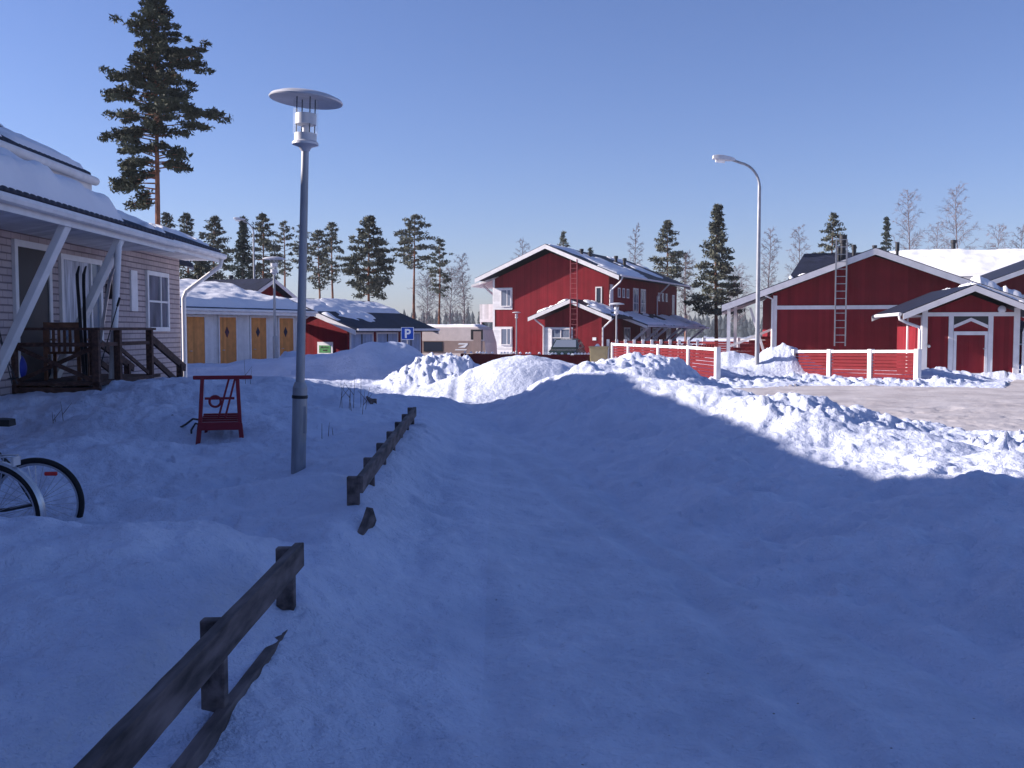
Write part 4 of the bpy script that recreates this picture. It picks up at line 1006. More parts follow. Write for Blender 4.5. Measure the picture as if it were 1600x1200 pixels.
# ------------------------------------------------------------------ lamps
def park_lamp(px_base, D, z_shade, label, shade_d=.66, lean=0, tilt=0, sleeve=1.05, zb=None):
    x = X(px_base, D); z0 = (hz(x, D)-.15) if zb is None else zb
    t = empty('street_lamp', (x, D, z0), 0, label, 'street lamp', 'post-top park lamps with disc shades'); t.rotation_euler = (0, lean, 0)
    k = shade_d/.66; H_ = z_shade - z0
    c = H_ - .42*k
    MB().tube([(0,0,0),(0,0,sleeve-z0)], .068, 16).tube([(0,0,sleeve-z0),(0,0,sleeve-z0+.05)], [.068,.05], 16).build('base_sleeve', M['galv'], t, True)
    if D < 15:
        MB().box(.015,.072,-.05,-.0,sleeve-z0-.42,sleeve-z0-.17).build('hatch', M['galv'], t, bevel=.006)
        MB().lathe([(.071,sleeve-z0-.10),(.073,sleeve-z0-.095),(.073,sleeve-z0-.075),(.071,sleeve-z0-.07)], 20).build('band', M['grey'], t, True)
    MB().tube([(0,0,sleeve-z0),(0,0,(sleeve-z0+c)*.5),(0,0,c)], [.042,.038,.034], 14).build('pole', M['galv'], t, True)
    MB().lathe([(.035,c-.06*k),(.06*k,c-.02*k),(.118*k,c),(.118*k,c+.02*k),(.10*k,c+.035*k),(.10*k,c+.10*k),(.035,c+.105*k)], 28).build('lamp_holder', M['lampwhite'], t, True)
    MB().lathe([(.03*k,c+.11*k),(.03*k,c+.17*k),(.095*k,c+.18*k),(.095*k,c+.275*k),(.02*k,c+.28*k)], 28).build('reflector', M['lampwhite'], t, True)
    MB().tube([(0,0,c+.10*k),(0,0,c+.17*k)], .028*k, 10).build('bulb_socket', M['signwhite'], t, True)
    r = MB()
    for a in (35, 125, 215, 305): r.tube([(.088*k*math.cos(R(a)), .088*k*math.sin(R(a)), c+.10*k), (.088*k*math.cos(R(a)), .088*k*math.sin(R(a)), c+.42*k)], .0055*k, 6)
    r.build('rods', M['grey'], t)
    g = bpy.data.meshes
    cy = MB(); n = 28; base = 0
    for zz in (c+.09*k, c+.40*k):
        for j in range(n): cy.v.append((.113*k*math.cos(2*math.pi*j/n), .113*k*math.sin(2*math.pi*j/n), zz))
    for j in range(n): cy.f.append((j, (j+1) % n, n+(j+1) % n, n+j))
    cy.build('glass_cylinder', M['clear'], t, True)
    s = MB().lathe([(.02*k,.0),(.16*k,.0),(.30*k,-.022*k),(.325*k,-.03*k),(.33*k,-.02*k),(.315*k,.0),(.25*k,.026*k),(.14*k,.044*k),(.01,.05*k)], 40).build('lamp_shade', M['lampwhite'], t, True)
    s.location = (0, 0, H_); s.rotation_euler = (0, tilt, 0)
    return t
park_lamp(463, 9.15, 3.70, 'tall grey disc-shaded lamp standing in the snow beside the path rail', .665, R(1.9), R(3), 1.06)
park_lamp(430, 30, 3.72, 'sunlit disc-shaded lamp in front of the ochre storage doors', .68, 0, 0, 1.35)
park_lamp(807, 57, 2.55, 'small disc-shaded lamp before the tall red gable', .5, 0, 0, .3)
park_lamp(963, 42, 2.66, 'disc-shaded lamp rising behind the end of the longer board fence', .66, 0, 0, .4)

def arm_lamp(px, D, ztop, label, arm=1.5, k=1.0):
    x = X(px, D); z0 = hz(x, D)-.2; H_ = ztop - z0
    t = empty('street_lamp', (x, D, z0), 0, label, 'street lamp', 'tall road lamps with a curved arm')
    pts = [(0,0,0),(0,0,H_*.5),(0,0,H_-1.0)]
    for i in range(1, 9):
        a = R(80)*i/8; pts.append((-.75*(1-math.cos(a))*1.1, 0, H_-1.0+.85*math.sin(a)))
    pts.append((-arm+.35, 0, H_-.06))
    MB().tube(pts, [.085*k,.07*k,.06*k]+[.045*k]*(len(pts)-3), 12).build('pole', M['galv'], t, True)
    hd = MB(); 
    for i, (xx, hw, ht) in enumerate(((.38,.06,.05),(.25,.10,.075),(0,.15,.10),(-.2,.15,.10),(-.36,.10,.07))):
        hd.v += [(xx,-hw,-ht*.6),(xx,hw,-ht*.6),(xx,hw*.8,ht),(xx,-hw*.8,ht)]
        if i: o = (i-1)*4; hd.f += [(o,o+1,o+5,o+4),(o+1,o+2,o+6,o+5),(o+2,o+3,o+7,o+6),(o+3,o,o+4,o+7)]
    hd.f += [(3,2,1,0),(16,17,18,19)]
    o = hd.build('lamp_head', M['lampwhite'], t, True, bevel=.01); o.location = (-arm+.05, 0, H_-.02); o.rotation_euler = (0, R(6), 0); o.scale = (k*1.05,)*3
    lens = MB(); lens.tube([(-.25,0,-.085),(.05,0,-.085)], .06, 10).build('lens', M['signwhite'], o, True)
arm_lamp(1183, 35, Z(247, 35), 'tall road lamp with curved arm left of the single-storey red house', 1.32)
arm_lamp(399, 68, Z(342, 68), 'distant curved-arm road lamp among the pines behind the storage row', 1.0, 1.0)

# ------------------------------------------------------------------ parking sign
def p_sign():
    D = 37; x = X(637, D)
    t = empty('parking_sign', (x, D, hz(x, D)-.3), 0, 'small blue square parking sign with white P beyond the snow pile', 'sign')
    zc = Z(521, D) - t.location.z
    MB().tube([(0,.03,0),(0,.03,zc+.2)], .03, 8).build('post', M['galv'], t, True)
    MB().box(-.235,.235,-.01,.01,zc-.235,zc+.235).build('border', M['signwhite'], t)
    MB().box(-.215,.215,-.016,-.0105,zc-.215,zc+.215).build('plate', M['signblue'], t)
    c = bpy.data.curves.new('letter', 'FONT'); c.body = 'P'; c.size = .46; c.extrude = .002; c.align_x = 'CENTER'; c.offset = .012
    o = bpy.data.objects.new('letter', c); COL.objects.link(o)
    bpy.context.view_layer.update()
    me = bpy.data.meshes.new_from_object(o.evaluated_get(bpy.context.evaluated_depsgraph_get())); bpy.data.objects.remove(o)
    me.materials.clear(); me.materials.append(M['signwhite'])
    o = bpy.data.objects.new('letter', me); COL.objects.link(o); o.parent = t; o.location = (0, -.02, zc-.16); o.rotation_euler = (math.pi/2, 0, 0)
p_sign()

# ------------------------------------------------------------------ caravan, car, bin
def caravan():
    D = 56
    t = empty('caravan', (X(722, D), D, -.78), R(-17), 'cream caravan with a brown band parked between outbuilding and red house', 'caravan')
    pr = [(-2.6,.45),(1.55,.45),(1.78,.8),(1.72,1.6),(1.5,2.35),(1.3,2.5),(-2.5,2.5),(-2.75,2.3),(-2.85,1.2),(-2.8,.6)]
    b = MB().prism(pr, 'y', -1.05, 1.05).build('body', M['caravan'], t, bevel=.05)
    MB().prism([(-2.82,1.05),(1.76,1.05),(1.70,1.72),(-2.80,1.72)], 'y', -1.056, -1.0515).build('stripe_panel', M['caravanband'], t)
    window(t, ('f', -1.057), -1.9, -.75, 1.12, 1.68, m='grey', fw=.04, glass='glass', proud=.012)
    MB().prism([(.15,1.35),(.55,1.35),(.72,1.52),(.72,1.6),(.2,1.6),(.15,1.52),(.6,1.52)], 'y', -1.066, -1.058).prism([(-.05,1.2),(.62,1.2),(.68,1.26),(.0,1.26)], 'y', -1.066, -1.058).build('emblem', M['signwhite'], t)
    MB().box(1.05, 1.5, -1.07, -1.053, .5, 2.25).build('door', M['caravanband'], t)
    MB().box(.9, 1.6, -1.062, -1.052, 1.8, 2.35).build('end_panel', M['grey'], t)
    for y in (-1.0, .82):
        w = MB().torus((-.4, y+.09, .3), .22, .09, 'y', 24, 8).build('wheel', M['rubber'], t, True)
        MB().tube([(-.4, y, .3), (-.4, y+.18, .3)], .15, 14).build('rim', M['chrome'], w, True)
    MB().beam((1.7, 0, .5), (2.9, 0, .45), .1, .08).build('drawbar', M['grey'], t)
    snow_sheet(t, (-2.4,-1.0,2.49), (1.25,-1.0,2.49), (-2.4,1.0,2.49), (1.25,1.0,2.49), .12, 131, 1.0, 40, 20, 1.0, drop=.0, rnd=.2)
caravan()
def car():
    D = 53
    t = empty('parked_car', (X(886, D), D, -.35), R(-12), 'dark green parked car half hidden behind the low picket fence', 'car')
    def ring(y, hw, z0, z1, r=.82): return [(-hw, y, z0), (hw, y, z0), (hw, y, (z0+z1)/2), (hw*r, y, z1), (-hw*r, y, z1), (-hw, y, (z0+z1)/2)]
    def loft(rings):
        b = MB()
        for i, rg in enumerate(rings):
            b.v += rg
            if i:
                o = (i-1)*6
                for j in range(6): b.f.append((o+j, o+(j+1) % 6, o+6+(j+1) % 6, o+6+j))
        b.f.append(tuple(range(6))); b.f.append(tuple(reversed(range(6*len(rings)-6, 6*len(rings))))); return b
    loft([ring(-2.05,.72,.35,.68), ring(-1.9,.8,.25,.82), ring(-.9,.84,.22,.95), ring(1.3,.84,.22,.96), ring(1.95,.8,.25,.92), ring(2.1,.72,.4,.8)]).build('body', M['carpaint'], t, True, .03)
    loft([ring(-.95,.74,.92,.97,.95), ring(-.25,.70,.92,1.40,.8), ring(.3,.70,.92,1.45,.8), ring(1.1,.70,.92,1.38,.8), ring(1.75,.74,.92,.97,.95)]).build('cabin', M['carpaint'], t, True, .02)
    MB().add([(-.62,-.93,1.0),(.62,-.93,1.0),(.52,-.31,1.37),(-.52,-.31,1.37)], [(0,1,2,3)]).build('windscreen', M['glasspale'], t)
    for s in (-1, 1):
        MB().add([(s*.735,-.6,1.0),(s*.735,.35,1.0),(s*.62,.3,1.36),(s*.62,-.2,1.34)], [(0,1,2,3)]).build('side_window', M['glass'], t)
        MB().tube([(s*.6,-2.03,.62),(s*.6,-2.08,.62)], .09, 12).build('headlight', M['signwhite'], t, True)
        for y in (-1.3, 1.3):
            w = MB().torus((s*.76, y, .3), .22, .09, 'x', 24, 8).build('wheel', M['rubber'], t, True)
            MB().tube([(s*.7, y, .3), (s*.86, y, .3)], .16, 14).build('rim', M['chrome'], w, True)
    snow_sheet(t, (-.45,-.25,1.38), (.45,-.25,1.38), (-.45,1.0,1.36), (.45,1.0,1.36), .04, 141, .8, 14, 14, .5)
car()
def bin_box():
    D = 46
    t = empty('storage_bin', (X(936, D), D, -.25), R(-10), 'tan plastic bin beside the low picket fence end', 'bin')
    MB().prism([(-.36,0),(.36,0),(.42,.98),(-.42,.98)], 'y', -.3, .3).build('body', M['tan'], t, bevel=.02)
    MB().box(-.45,.45,-.35,.33,.983,1.05).build('lid', M['tan'], t, bevel=.015)
    snow_sheet(t, (-.2,-.25,1.05), (.05,-.25,1.05), (-.2,.2,1.05), (.05,.2,1.05), .12, 151, 1.0, 14, 14, .4, drop=.0)
bin_box()

# ------------------------------------------------------------------ kick sled
def kick_sled():
    D = 11.35; x = X(342, D)
    p = at(340, 684, D)
    t = empty('kick_sled', (x, D, hz(x, D)-.02), R(12), 'red wooden kick sled with ring-decorated back standing on the snow', 'kick sled')
    m = M['sledred']; hw = .26
    for s in (-1, 1):
        MB().beam((s*.25, -.02, -.05), (s*.222, .02, .24), .05, .06, (0,1,0)).build('leg', m, t, bevel=.006)
        MB().beam((s*.222, .02, .22), (s*.195, .10, .76), .042, .05, (0,1,0)).build('upright', m, t, bevel=.006)
        MB().beam((s*hw*.75, .42, -.05), (s*hw*.72, .40, .30), .035, .04, (0,1,0)).build('front_leg', m, t)
    MB().beam((-.30, .11, .765), (.36, .11, .765), .045, .045).build('handlebar', m, t, bevel=.01)
    st = MB()
    for i in range(5): st.beam((-.215, .07+i*.085, .245+i*.017), (.205, .07+i*.085, .245+i*.017), .075, .022)
    st.build('seat', m, t)
    MB().box(-.23, .225, -.02, .026, .165, .255).build('seat_apron', m, t, bevel=.004)
    MB().beam((-.17, .075, .525), (.16, .075, .525), .02, .028).build('cross_bar', m, t)
    MB().torus((-.055, .07, .49), .062, .014, 'y', 24, 8).build('ring', m, t, True)
    for dx in (0, .075): MB().beam((-.02+dx, .05, .30), (.10+dx*.9, .10, .75), .022, .03, (0,1,0)).build('back_slat', m, t)
    for s in (-1, 1):
        pts = [(s*hw*.98, -.3, .0), (s*hw*.9, .2, -.0)]
        MB().tube([(s*hw, -.1, -.01), (s*hw*.85-.08, .3, .02), (s*hw*.8-.22, .6, .10), (s*hw*.8-.34, .85, .22), (s*hw*.8-.42, .9, .27), (s*hw*.8-.50, .88, .22)], .011, 6).build('runner', M['blackpaint'], t, True)
    MB().tube([(-.24,.3,.26),(-.33,.34,.27),(-.42,.42,.20),(-.52,.5,.14)], .013, 6).tube([(-.2,.25,.2),(-.30,.3,.22),(-.35,.32,.14),(-.35,.32,.06)], .012, 6).build('front_iron', M['blackpaint'], t, True)
kick_sled()

# ------------------------------------------------------------------ bicycles, only their rear halves are in the picture
def bicycle(cx, D, zc, r, label, fender, frame_m, rz=0, rack=True, refl=True):
    """rear wheel centre at the empty; the bicycle heads to -x"""
    t = empty('bicycle', (cx, D, zc), rz, label, 'bicycle', 'bicycles in the snow')
    wb = 1.06
    for x in (0, -wb):
        w = MB().torus((x,0,0), r-.022, .022, 'y', 64, 8).build('wheel', M['rubber'], t, True)
        MB().torus((x,0,0), r-.045, .012, 'y', 64, 6).build('rim', M['chrome'], w, True)
        sp = MB()
        for k in range(32):
            a = 2*math.pi*k/32; o = .02 if k % 2 else -.02; a2 = a + (.5 if (k//2) % 2 else -.5)
            sp.tube([(x+.02*math.cos(a2), o, .02*math.sin(a2)), (x+(r-.05)*math.cos(a), 0, (r-.05)*math.sin(a))], .0016, 4, False)
        sp.build('spokes', M['chrome'], w)
        MB().tube([(x,-.035,0),(x,.035,0)], .02, 10).build('hub', M['chrome'], w, True)
        if fender: 
            f = MB(); n = 30; a0, a1 = (R(-18), R(165)) if x == 0 else (R(20), R(200)); rr = r+.018
            for i in range(n+1):
                a = a0+(a1-a0)*i/n
                for j, (dy, dr) in enumerate(((-.028,-.016),(-.016,0),(.016,0),(.028,-.016))): f.v.append((x+(rr+dr)*math.cos(a), dy, (rr+dr)*math.sin(a)))
                if i:
                    o = (i-1)*4
                    for j in range(3): f.f.append((o+j, o+j+1, o+j+5, o+j+4))
            f.build('mudguard', fender, t, True)
    bb = (-.44, 0, -.06); seat = (-.24-.05, 0, .48); head = (-.92, 0, .50); headb = (-.96, 0, .36)
    f = MB()
    f.tube([bb, seat], .016, 10); f.tube([bb, headb], .018, 10); f.tube([(-.30,0,.40), head], .016, 10); f.tube([head, headb], .019, 10)
    for y in (-.055, .055):
        f.tube([(0, y, 0), (-.20, y*.7, -.04), bb], .009, 8); f.tube([(0, y, 0), (-.16, y*.6, .26), (-.29, .0, .42)], .008, 8)
        f.tube([headb, (-1.0, y, .22), (-wb, y, 0)], .011, 8)
    f.build('frame', frame_m, t, True)
    MB().tube([seat, (-.275, 0, .56)], .013, 8).build('seat_post', M['chrome'], t, True)
    s = MB(); 
    for i, (dx, hw, z) in enumerate(((.13,.065,.60),(.07,.085,.605),(-.02,.06,.60),(-.1,.025,.598),(-.15,.018,.592))):
        cx_ = -.28+dx
        s.v += [(cx_, -hw, z-.035), (cx_, hw, z-.035), (cx_, hw*.85, z+.012), (cx_, 0, z+.02), (cx_, -hw*.85, z+.012)]
        if i:
            o = (i-1)*5
            for j in range(5): s.f.append((o+j, o+(j+1) % 5, o+5+(j+1) % 5, o+5+j))
    s.f += [(4,3,2,1,0), tuple(range(20, 25))]
    s.build('saddle', M['rubber'], t, True)
    MB().tube([head, (-.90,0,.62), (-.93,0,.66)], .014, 8).tube([(-.76,-.28,.70),(-.90,-.22,.70),(-.95,0,.67),(-.90,.22,.70),(-.76,.28,.70)], .012, 8).build('handlebar', M['chrome'], t, True)
    MB().torus((bb[0], -.05, bb[2]), .085, .006, 'y', 30, 6).beam((bb[0], -.06, bb[2]), (bb[0]+.1, -.07, bb[2]-.14), .012, .02).beam((bb[0], .06, bb[2]), (bb[0]-.1, .07, bb[2]+.14), .012, .02).build('crank', M['chrome'], t)
    if rack:
        k = MB()
        for y in (-.06, .06): k.tube([(-.26,y,.38),(.16,y,.39),(.17,y*.5,.39)], .006, 6); k.tube([(0,y,.0),(.06,y,.39)], .005, 6)
        for x in (-.2,-.08,.04): k.tube([(x,-.06,.385),(x,.06,.385)], .005, 6)
        k.build('rack', M['chrome'], t, True)
        if refl: MB().box(.165,.185,-.04,.04,.33,.385).build('reflector', M['lampwhite'], t)
    else:
        MB().box(.06, .15, -.01, .012, r*.60, r*.60+.03).build('reflector', M['reflector'], t, bevel=.008)
    return t
c = at(57, 787, 7.1)
bicycle(c.x, 7.1, c.z, .335, 'black-tyred bicycle without mudguard, its rear wheel rising from snow', None, M['blackpaint'], R(6), False)
c = at(-14, 806, 6.35)
bicycle(c.x, 6.35, c.z, .345, 'nearer bicycle with pale mudguard and rear rack, cut by left edge', M['chrome'], M['bikeframe'], R(-4), True)

# ------------------------------------------------------------------ dry stalks in the snow
def stalks(px, D, n, hgt, spread, label, seed):
    x = X(px, D); rng = random.Random(seed); b = MB()
    for i in range(n):
        dx, dy = rng.uniform(-spread, spread), rng.uniform(-.2, .2); h_ = hgt*rng.uniform(.5, 1.1); lx = rng.uniform(-.12, .2)*h_
        z0 = hz(x+dx, D+dy)-.08
        pts = [(dx, dy, z0), (dx+lx*.4, dy, z0+h_*.5), (dx+lx, dy, z0+h_)]
        b.tube(pts, [.004, .0035, .002], 5)
        if rng.random() < .6: b.tube([pts[1], (pts[1][0]+.12*rng.choice((-1,1)), dy, pts[1][2]+.15)], [.004, .002], 4)
    o = b.build('dry_shrub', M['stalk'], None); o.location = (x, D, 0); tag(o, label, 'shrub', 'dry stalks in the snow')
stalks(548, 13.6, 9, .48, .2, 'clump of dry stalks beside the short rail stub', 1)
stalks(503, 11.3, 3, .34, .1, 'few dry stalks between the near lamp and the middle rail', 2)
stalks(392, 17, 2, .55, .05, 'thin stake standing behind the red kick sled', 3)
stalks(100, 12.5, 3, .3, .15, 'sparse dry stalks below the timber deck', 4)

# ------------------------------------------------------------------ trees
def leaves(cents, crad, per, size, rng, flat=.55, aspect=.35):
    """needle tufts: slim quads scattered round every centre"""
    n = len(cents)*per; c = np.repeat(cents, per, 0); rad = np.repeat(crad, per)
    d = rng.normal(size=(n, 3)); d /= np.linalg.norm(d, axis=1)[:, None]
    d *= (rng.random((n, 1))**.45)*rad[:, None]; d[:, 2] *= flat
    p = c+d
    a = rng.normal(size=(n, 3)) + d/np.maximum(rad[:, None], .01)*1.2; a[:, 2] += .25; a /= np.linalg.norm(a, axis=1)[:, None]
    b = np.cross(a, rng.normal(size=(n, 3))); b /= np.linalg.norm(b, axis=1)[:, None]
    s = size*(.6+.8*rng.random((n, 1))); a = a*s; b = b*s*aspect
    V = np.stack([p-a-b*.6, p-a*.2+b*-1, p+a, p-a*.2+b], 1).reshape(-1, 3)
    Fq = np.arange(n*4).reshape(-1, 4)
    return V, Fq
def conifer(name, px, D, top, bot, prof, nb, label, cat, seed, needle, bark, per=26, size=.16, crad=.42, lean=0, group=None, base=None, asym=None, tr=.014, droop=.0):
    rng = np.random.default_rng(seed); x0 = X(px, D); zb = hz(x0, D)-.2 if base is None else base
    zt = Z(top, D); zc = Z(bot, D); t = empty(name, (x0, D, zb), 0, label, cat, group)
    Ht = zt-zb; Hc = zc-zb; sc = D/F
    tm = MB(); k = 8; r0 = max(.09, Ht*tr); path = []
    for i in range(k+1):
        s = i/k; path.append((lean*Ht*s + .06*math.sin(s*5+seed), .05*math.sin(s*4+seed*2), Ht*.985*s))
    tm.tube(path, [r0*(1-.88*(i/k)) for i in range(k+1)], 8)
    tp = lambda z: Vector((np.interp(z, [p[2] for p in path], [p[0] for p in path]), np.interp(z, [p[2] for p in path], [p[1] for p in path]), z))
    cs = []; cr = []
    for i in range(nb):
        u = (i+rng.random())/nb; az = i*2.39996+rng.normal()*.4; z = Hc+(Ht-Hc)*u*.99
        py = bot+(top-bot)*u
        if asym:
            l_ = np.interp(py, asym[0], asym[1]); r_ = np.interp(py, asym[2], asym[3]); c_ = math.cos(az); L = (r_*max(c_, 0)**1 + l_*max(-c_, 0) + (.55 if u > .45 else .28)*.5*(l_+r_)*(1-abs(c_)))*sc
        else: L = np.interp(u, prof[0], prof[1])*sc
        L *= rng.uniform(.62, 1.12) if not asym else rng.uniform(.6, 1.2); L = max(L, .12)
        if asym and u < .30 and (L < 1.1 or abs(math.cos(az)) < .35 and rng.random() < .6): continue
        o = tp(z); rise = (.30*u-.05-droop*(1-u))*L + rng.normal()*.08*L
        e = o + Vector((math.cos(az)*L, math.sin(az)*L, rise))
        mid = o.lerp(e, .5) + Vector((0, 0, .06*L))
        tm.tube([o, mid, e], [max(.012, r0*.22*(1-u*.7)), max(.009, r0*.13*(1-u*.7)), .006], 4, False)
        m = max(2, int(L/(crad*.62)))
        for q in range(m):
            s = (.26 if u > .5 else .46)+(.74 if u > .5 else .54)*(q+rng.random()*.7)/m if L > crad*1.2 else .5+.5*q/m
            s = min(s, 1.02)
            p = o.lerp(mid, s*2) if s < .5 else mid.lerp(e, s*2-1)
            sd = Vector((-math.sin(az), math.cos(az), 0))*rng.normal()*.22*L*s
            cs.append((p+sd)[:]); cr.append(crad*rng.uniform(.55, 1.1)*(1-.35*u))
    cs.append((tp(Ht*.99))[:]); cr.append(crad*.4)
    tm.build('trunk', M[bark], t, True)
    V, Fq = leaves(np.array(cs), np.array(cr), per, size, rng)
    npmesh('crown', V, Fq, M[needle], t)
    return t
# tall pine behind the brick house: outline taken from its photograph, left and right reach by height
LP = [(-40, 14), (12, 19), (42, 46), (87, 28), (96, 49), (129, 64), (177, 76), (231, 93), (246, 76), (255, 58), (282, 70), (303, 76), (324, 43), (330, 20)]
RP = [(-40, 10), (15, 32), (57, 47), (75, 38), (81, 65), (105, 104), (126, 86), (150, 50), (165, 60), (177, 119), (195, 85), (204, 83), (215, 30), (230, 40), (258, 56), (273, 14), (330, 8)]
conifer('pine_tree', 250, 50, -42, 320, None, 185, 'tall Scots pine with reddish trunk rising behind the white brick house', 'tree', 5, 'needle', 'pinebark', per=44, size=.12, crad=.46,
        asym=([p[0] for p in LP], [p[1] for p in LP], [p[0] for p in RP], [p[1] for p in RP]), tr=.0105)
G = 'pines and spruces behind the houses'
PINE = ([0, .12, .35, .6, .85, 1], [.55, .95, 1, .8, .45, .12]); SPR = ([0, .1, .5, 1], [.9, 1, .6, .06]); THIN = ([0, .2, .5, .8, 1], [.4, .8, 1, .7, .15])
def pf(p, w): return (p[0], [v*w for v in p[1]])
TREES = [ # px, D, top, crown bottom, half width px, profile, branches, density, label
 (265, 78, 333, 420, 17, PINE, 34, 26, 'far pine showing just beside the tall pine trunk'),
 (297, 80, 333, 440, 23, PINE, 42, 28, 'far pine above the snowy end of the brick house roof'),
 (338, 82, 338, 440, 27, PINE, 46, 28, 'broad far pine between the brick roof end and a dark spruce'),
 (382, 76, 340, 446, 19, SPR, 60, 26, 'narrow dark spruce beside the distant road lamp'),
 (413, 80, 334, 446, 26, PINE, 50, 28, 'tall far pine right of the distant road lamp'),
 (446, 92, 345, 430, 20, THIN, 30, 14, 'thin-crowned pine seen just left of the near lamp pole'),
 (474, 94, 352, 420, 16, THIN, 24, 14, 'thin pine half hidden behind the near lamp pole'),
 (500, 86, 360, 452, 22, THIN, 38, 24, 'pine with open lower trunk over the outbuilding ridge, shorter of two'),
 (521, 90, 347, 440, 19, THIN, 34, 22, 'slender taller pine over the outbuilding ridge, next to a shorter one'),
 (578, 72, 338, 462, 34, PINE, 66, 36, 'dense dark pine standing alone above the outbuilding roof'),
 (648, 84, 336, 420, 29, THIN, 38, 26, 'open-crowned pine with long bare trunk left of the two-storey house'),
 (687, 92, 374, 462, 20, THIN, 36, 16, 'sparse pine above the caravan'),
 (880, 110, 362, 400, 10, SPR, 20, 16, 'small pine tip above the two-storey house ridge'),
 (1042, 84, 344, 440, 23, PINE, 46, 28, 'pine just behind the right end of the two-storey house'),
 (1070, 100, 395, 470, 14, THIN, 20, 10, 'wispy pine between the two-storey house and the big pine'),
 (1118, 70, 320, 492, 36, SPR, 92, 30, 'big sunlit pine with bare lower trunk between the red houses'),
 (1297, 84, 334, 440, 25, PINE, 42, 28, 'bushy pine behind the wall ladder of the single-storey house'),
 (1380, 104, 340, 420, 12, SPR, 34, 20, 'small narrow spruce behind the snowy long roof'),
 (753, 96, 488, 540, 9, SPR, 26, 16, 'little spruce below the balcony of the two-storey house'),
 (922, 120, 388, 410, 8, SPR, 14, 14, 'spruce tip right of the ridge vents'),
 (318, 66, 392, 470, 22, PINE, 40, 26, 'low dark pine crown under the brick house eave'),
]
for i, (px, D, tp_, bt, hw, pr, nb, per, lab) in enumerate(TREES):
    sp = pr is SPR and 'pine' not in lab
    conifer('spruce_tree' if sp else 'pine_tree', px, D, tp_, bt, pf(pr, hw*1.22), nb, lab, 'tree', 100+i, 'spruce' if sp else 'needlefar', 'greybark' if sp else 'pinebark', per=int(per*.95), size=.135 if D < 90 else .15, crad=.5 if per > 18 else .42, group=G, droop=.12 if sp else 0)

def birch(px, D, top, w, label, seed, name='birch_tree', n1=46, spread=.55):
    rng = np.random.default_rng(seed); x0 = X(px, D); zb = hz(x0, D)-.2; zt = Z(top, D); Ht = zt-zb; W = w*D/F
    t = empty(name, (x0, D, zb), 0, label, 'tree', 'bare birches behind the houses')
    tm = MB(); k = 8
    path = [(.12*math.sin(i*.9+seed), .1*math.sin(i*1.1), Ht*i/k) for i in range(k+1)]
    tm.tube(path, [max(.014, Ht*.010*(1-i/k*.92)) for i in range(k+1)], 6)
    tm.build('trunk', M['birchbark'], t, True)
    tw = MB()
    for i in range(n1):
        u = .25+.73*(i+rng.random())/n1; o = Vector(np.array([np.interp(u*k, range(k+1), [p[c] for p in path]) for c in range(3)]))
        az = i*2.4+rng.normal()*.3; L = W*(math.sin(math.pi*min(1, (u-.1)*1.02))**.8*.9+.12)*rng.uniform(.7, 1.1)
        d = Vector((math.cos(az)*.75, math.sin(az)*.75, .85)).normalized()
        pts = [o]; 
        for s in range(4): pts.append(pts[-1]+(d+Vector((0,0,-.12*s)))*(L*.32))
        tw.tube(pts, [.022, .017, .013, .009, .006], 3, False)
        for s in range(13):
            q = pts[1+int(rng.integers(0, 4))]; e = Vector(rng.normal(size=3)*.55+np.array(d)*.9); e.z += .1; e = e.normalized()*L*rng.uniform(.22, .5)
            m_ = q+e*.5; z_ = q+e+Vector((0,0,-.12*L)); tw.tube([q, m_, z_], [.010, .008, .006], 3, False)
            for s2 in range(4):
                e2 = Vector(rng.normal(size=3)*.6+np.array(e.normalized())*.8).normalized()*L*rng.uniform(.1, .25); tw.tube([m_.lerp(z_, rng.random()), z_+e2], [.007, .005], 3, False)
    tw.build('crown', M['birchbark'], t)
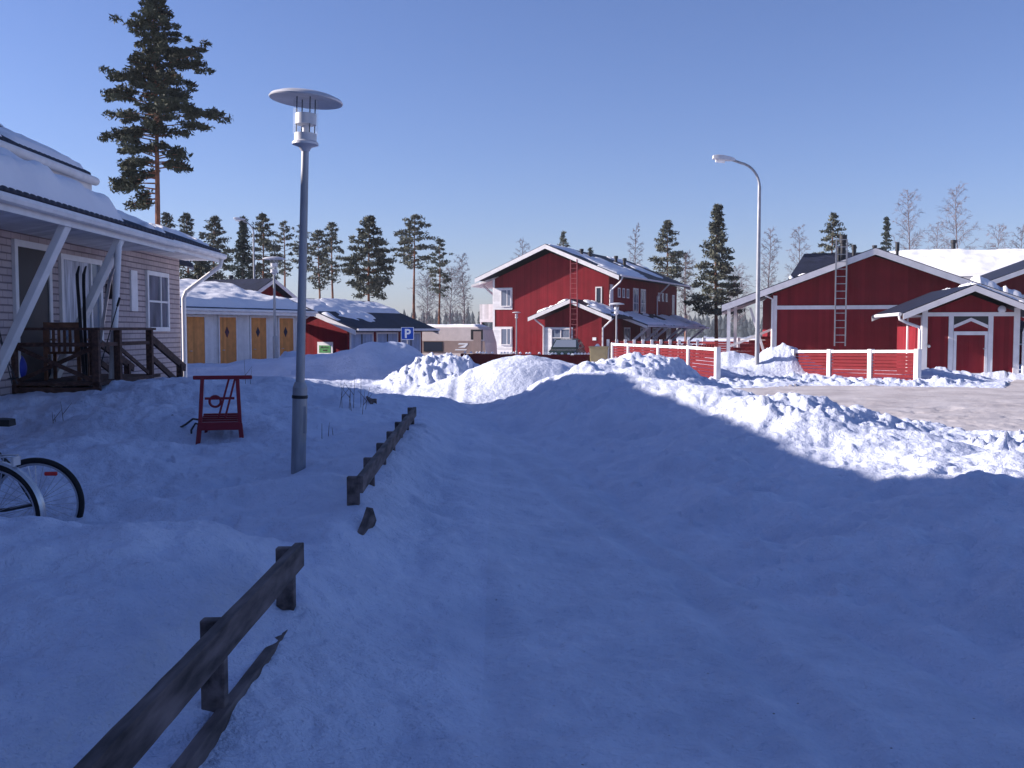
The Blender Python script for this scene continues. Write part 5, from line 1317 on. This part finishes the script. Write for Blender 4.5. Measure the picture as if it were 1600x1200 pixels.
for i, a in enumerate([(724, 96, 398, 15, 'bare birch above the caravan beside the two-storey house'), (993, 92, 351, 14, 'bare birch above the two-storey house roof slope'),
    (1070, 88, 396, 17, 'bare birch just right of the two-storey house end'), (1200, 90, 357, 17, 'bare birch behind the tall road lamp'), (1245, 100, 354, 18, 'bare birch left of the bare dark roof'),
    (1415, 92, 296, 25, 'tall bare birch above the snowy long roof, nearer the vents'), (1490, 94, 292, 29, 'tallest bare birch rising above the snowy long roof'),
    (1557, 98, 353, 22, 'lower spreading birch above the far right roof'), (1592, 98, 350, 20, 'bare birch at the right edge of the photo'), (815, 120, 376, 18, 'faint bare birch above the left slope of the two-storey house'),
    (705, 110, 420, 22, 'small bare birch between sparse pine and another birch'), (667, 105, 430, 22, 'bare birch left of the sparse pine'), (1150, 105, 420, 24, 'bare birch right of the big sunlit pine'), (1462, 112, 350, 20, 'wide twiggy birch just left of the tallest birch')]):
    birch(*a, 300+i)

# distant wood
def forest():
    rng = np.random.default_rng(9); V = []; Fc = []; n = 0
    for i in range(1500):
        px = rng.uniform(-500, 2100); D = rng.uniform(420, 620); h_ = rng.uniform(8, 13)*(1 if px > 900 else 1.15); x = X(px, D); z0 = -2.6; r = rng.uniform(1.6, 3.0)
        for (zz, rr) in ((.1, 1.), (.45, .7), (.75, .38)):
            m = 6; a0 = rng.random()*6
            for j in range(m): a = a0+2*math.pi*j/m; k_ = rng.uniform(.75, 1.2); V.append((x+math.cos(a)*r*rr*k_, D+math.sin(a)*r*rr*k_, z0+zz*h_-.06*h_*rng.random()))
            V.append((x+rng.normal()*.2, D, z0+min(1, zz+.42)*h_))
            for j in range(m): Fc.append((n+j, n+(j+1) % m, n+m))
            n += m+1
    o = npmesh('forest', np.array(V), np.array(Fc), M['forest']); tag(o, 'distant dark wood along the horizon beyond the snowfield', 'forest', None, 'stuff')
forest()

# ------------------------------------------------------------------ thin winter air
def haze():
    o = MB().box(-900, 900, -60, 760, -5, 45).build('haze', None); o['kind'] = 'stuff'
    m = bpy.data.materials.new('haze'); m.use_nodes = True; n = m.node_tree.nodes; L = m.node_tree.links
    n.remove(n['Principled BSDF']); v = n.new('ShaderNodeVolumePrincipled'); v.inputs['Color'].default_value = (.78, .86, .95, 1); v.inputs['Density'].default_value = .00035
    L.new(v.outputs[0], n['Material Output'].inputs['Volume']); o.data.materials.append(m)
haze()
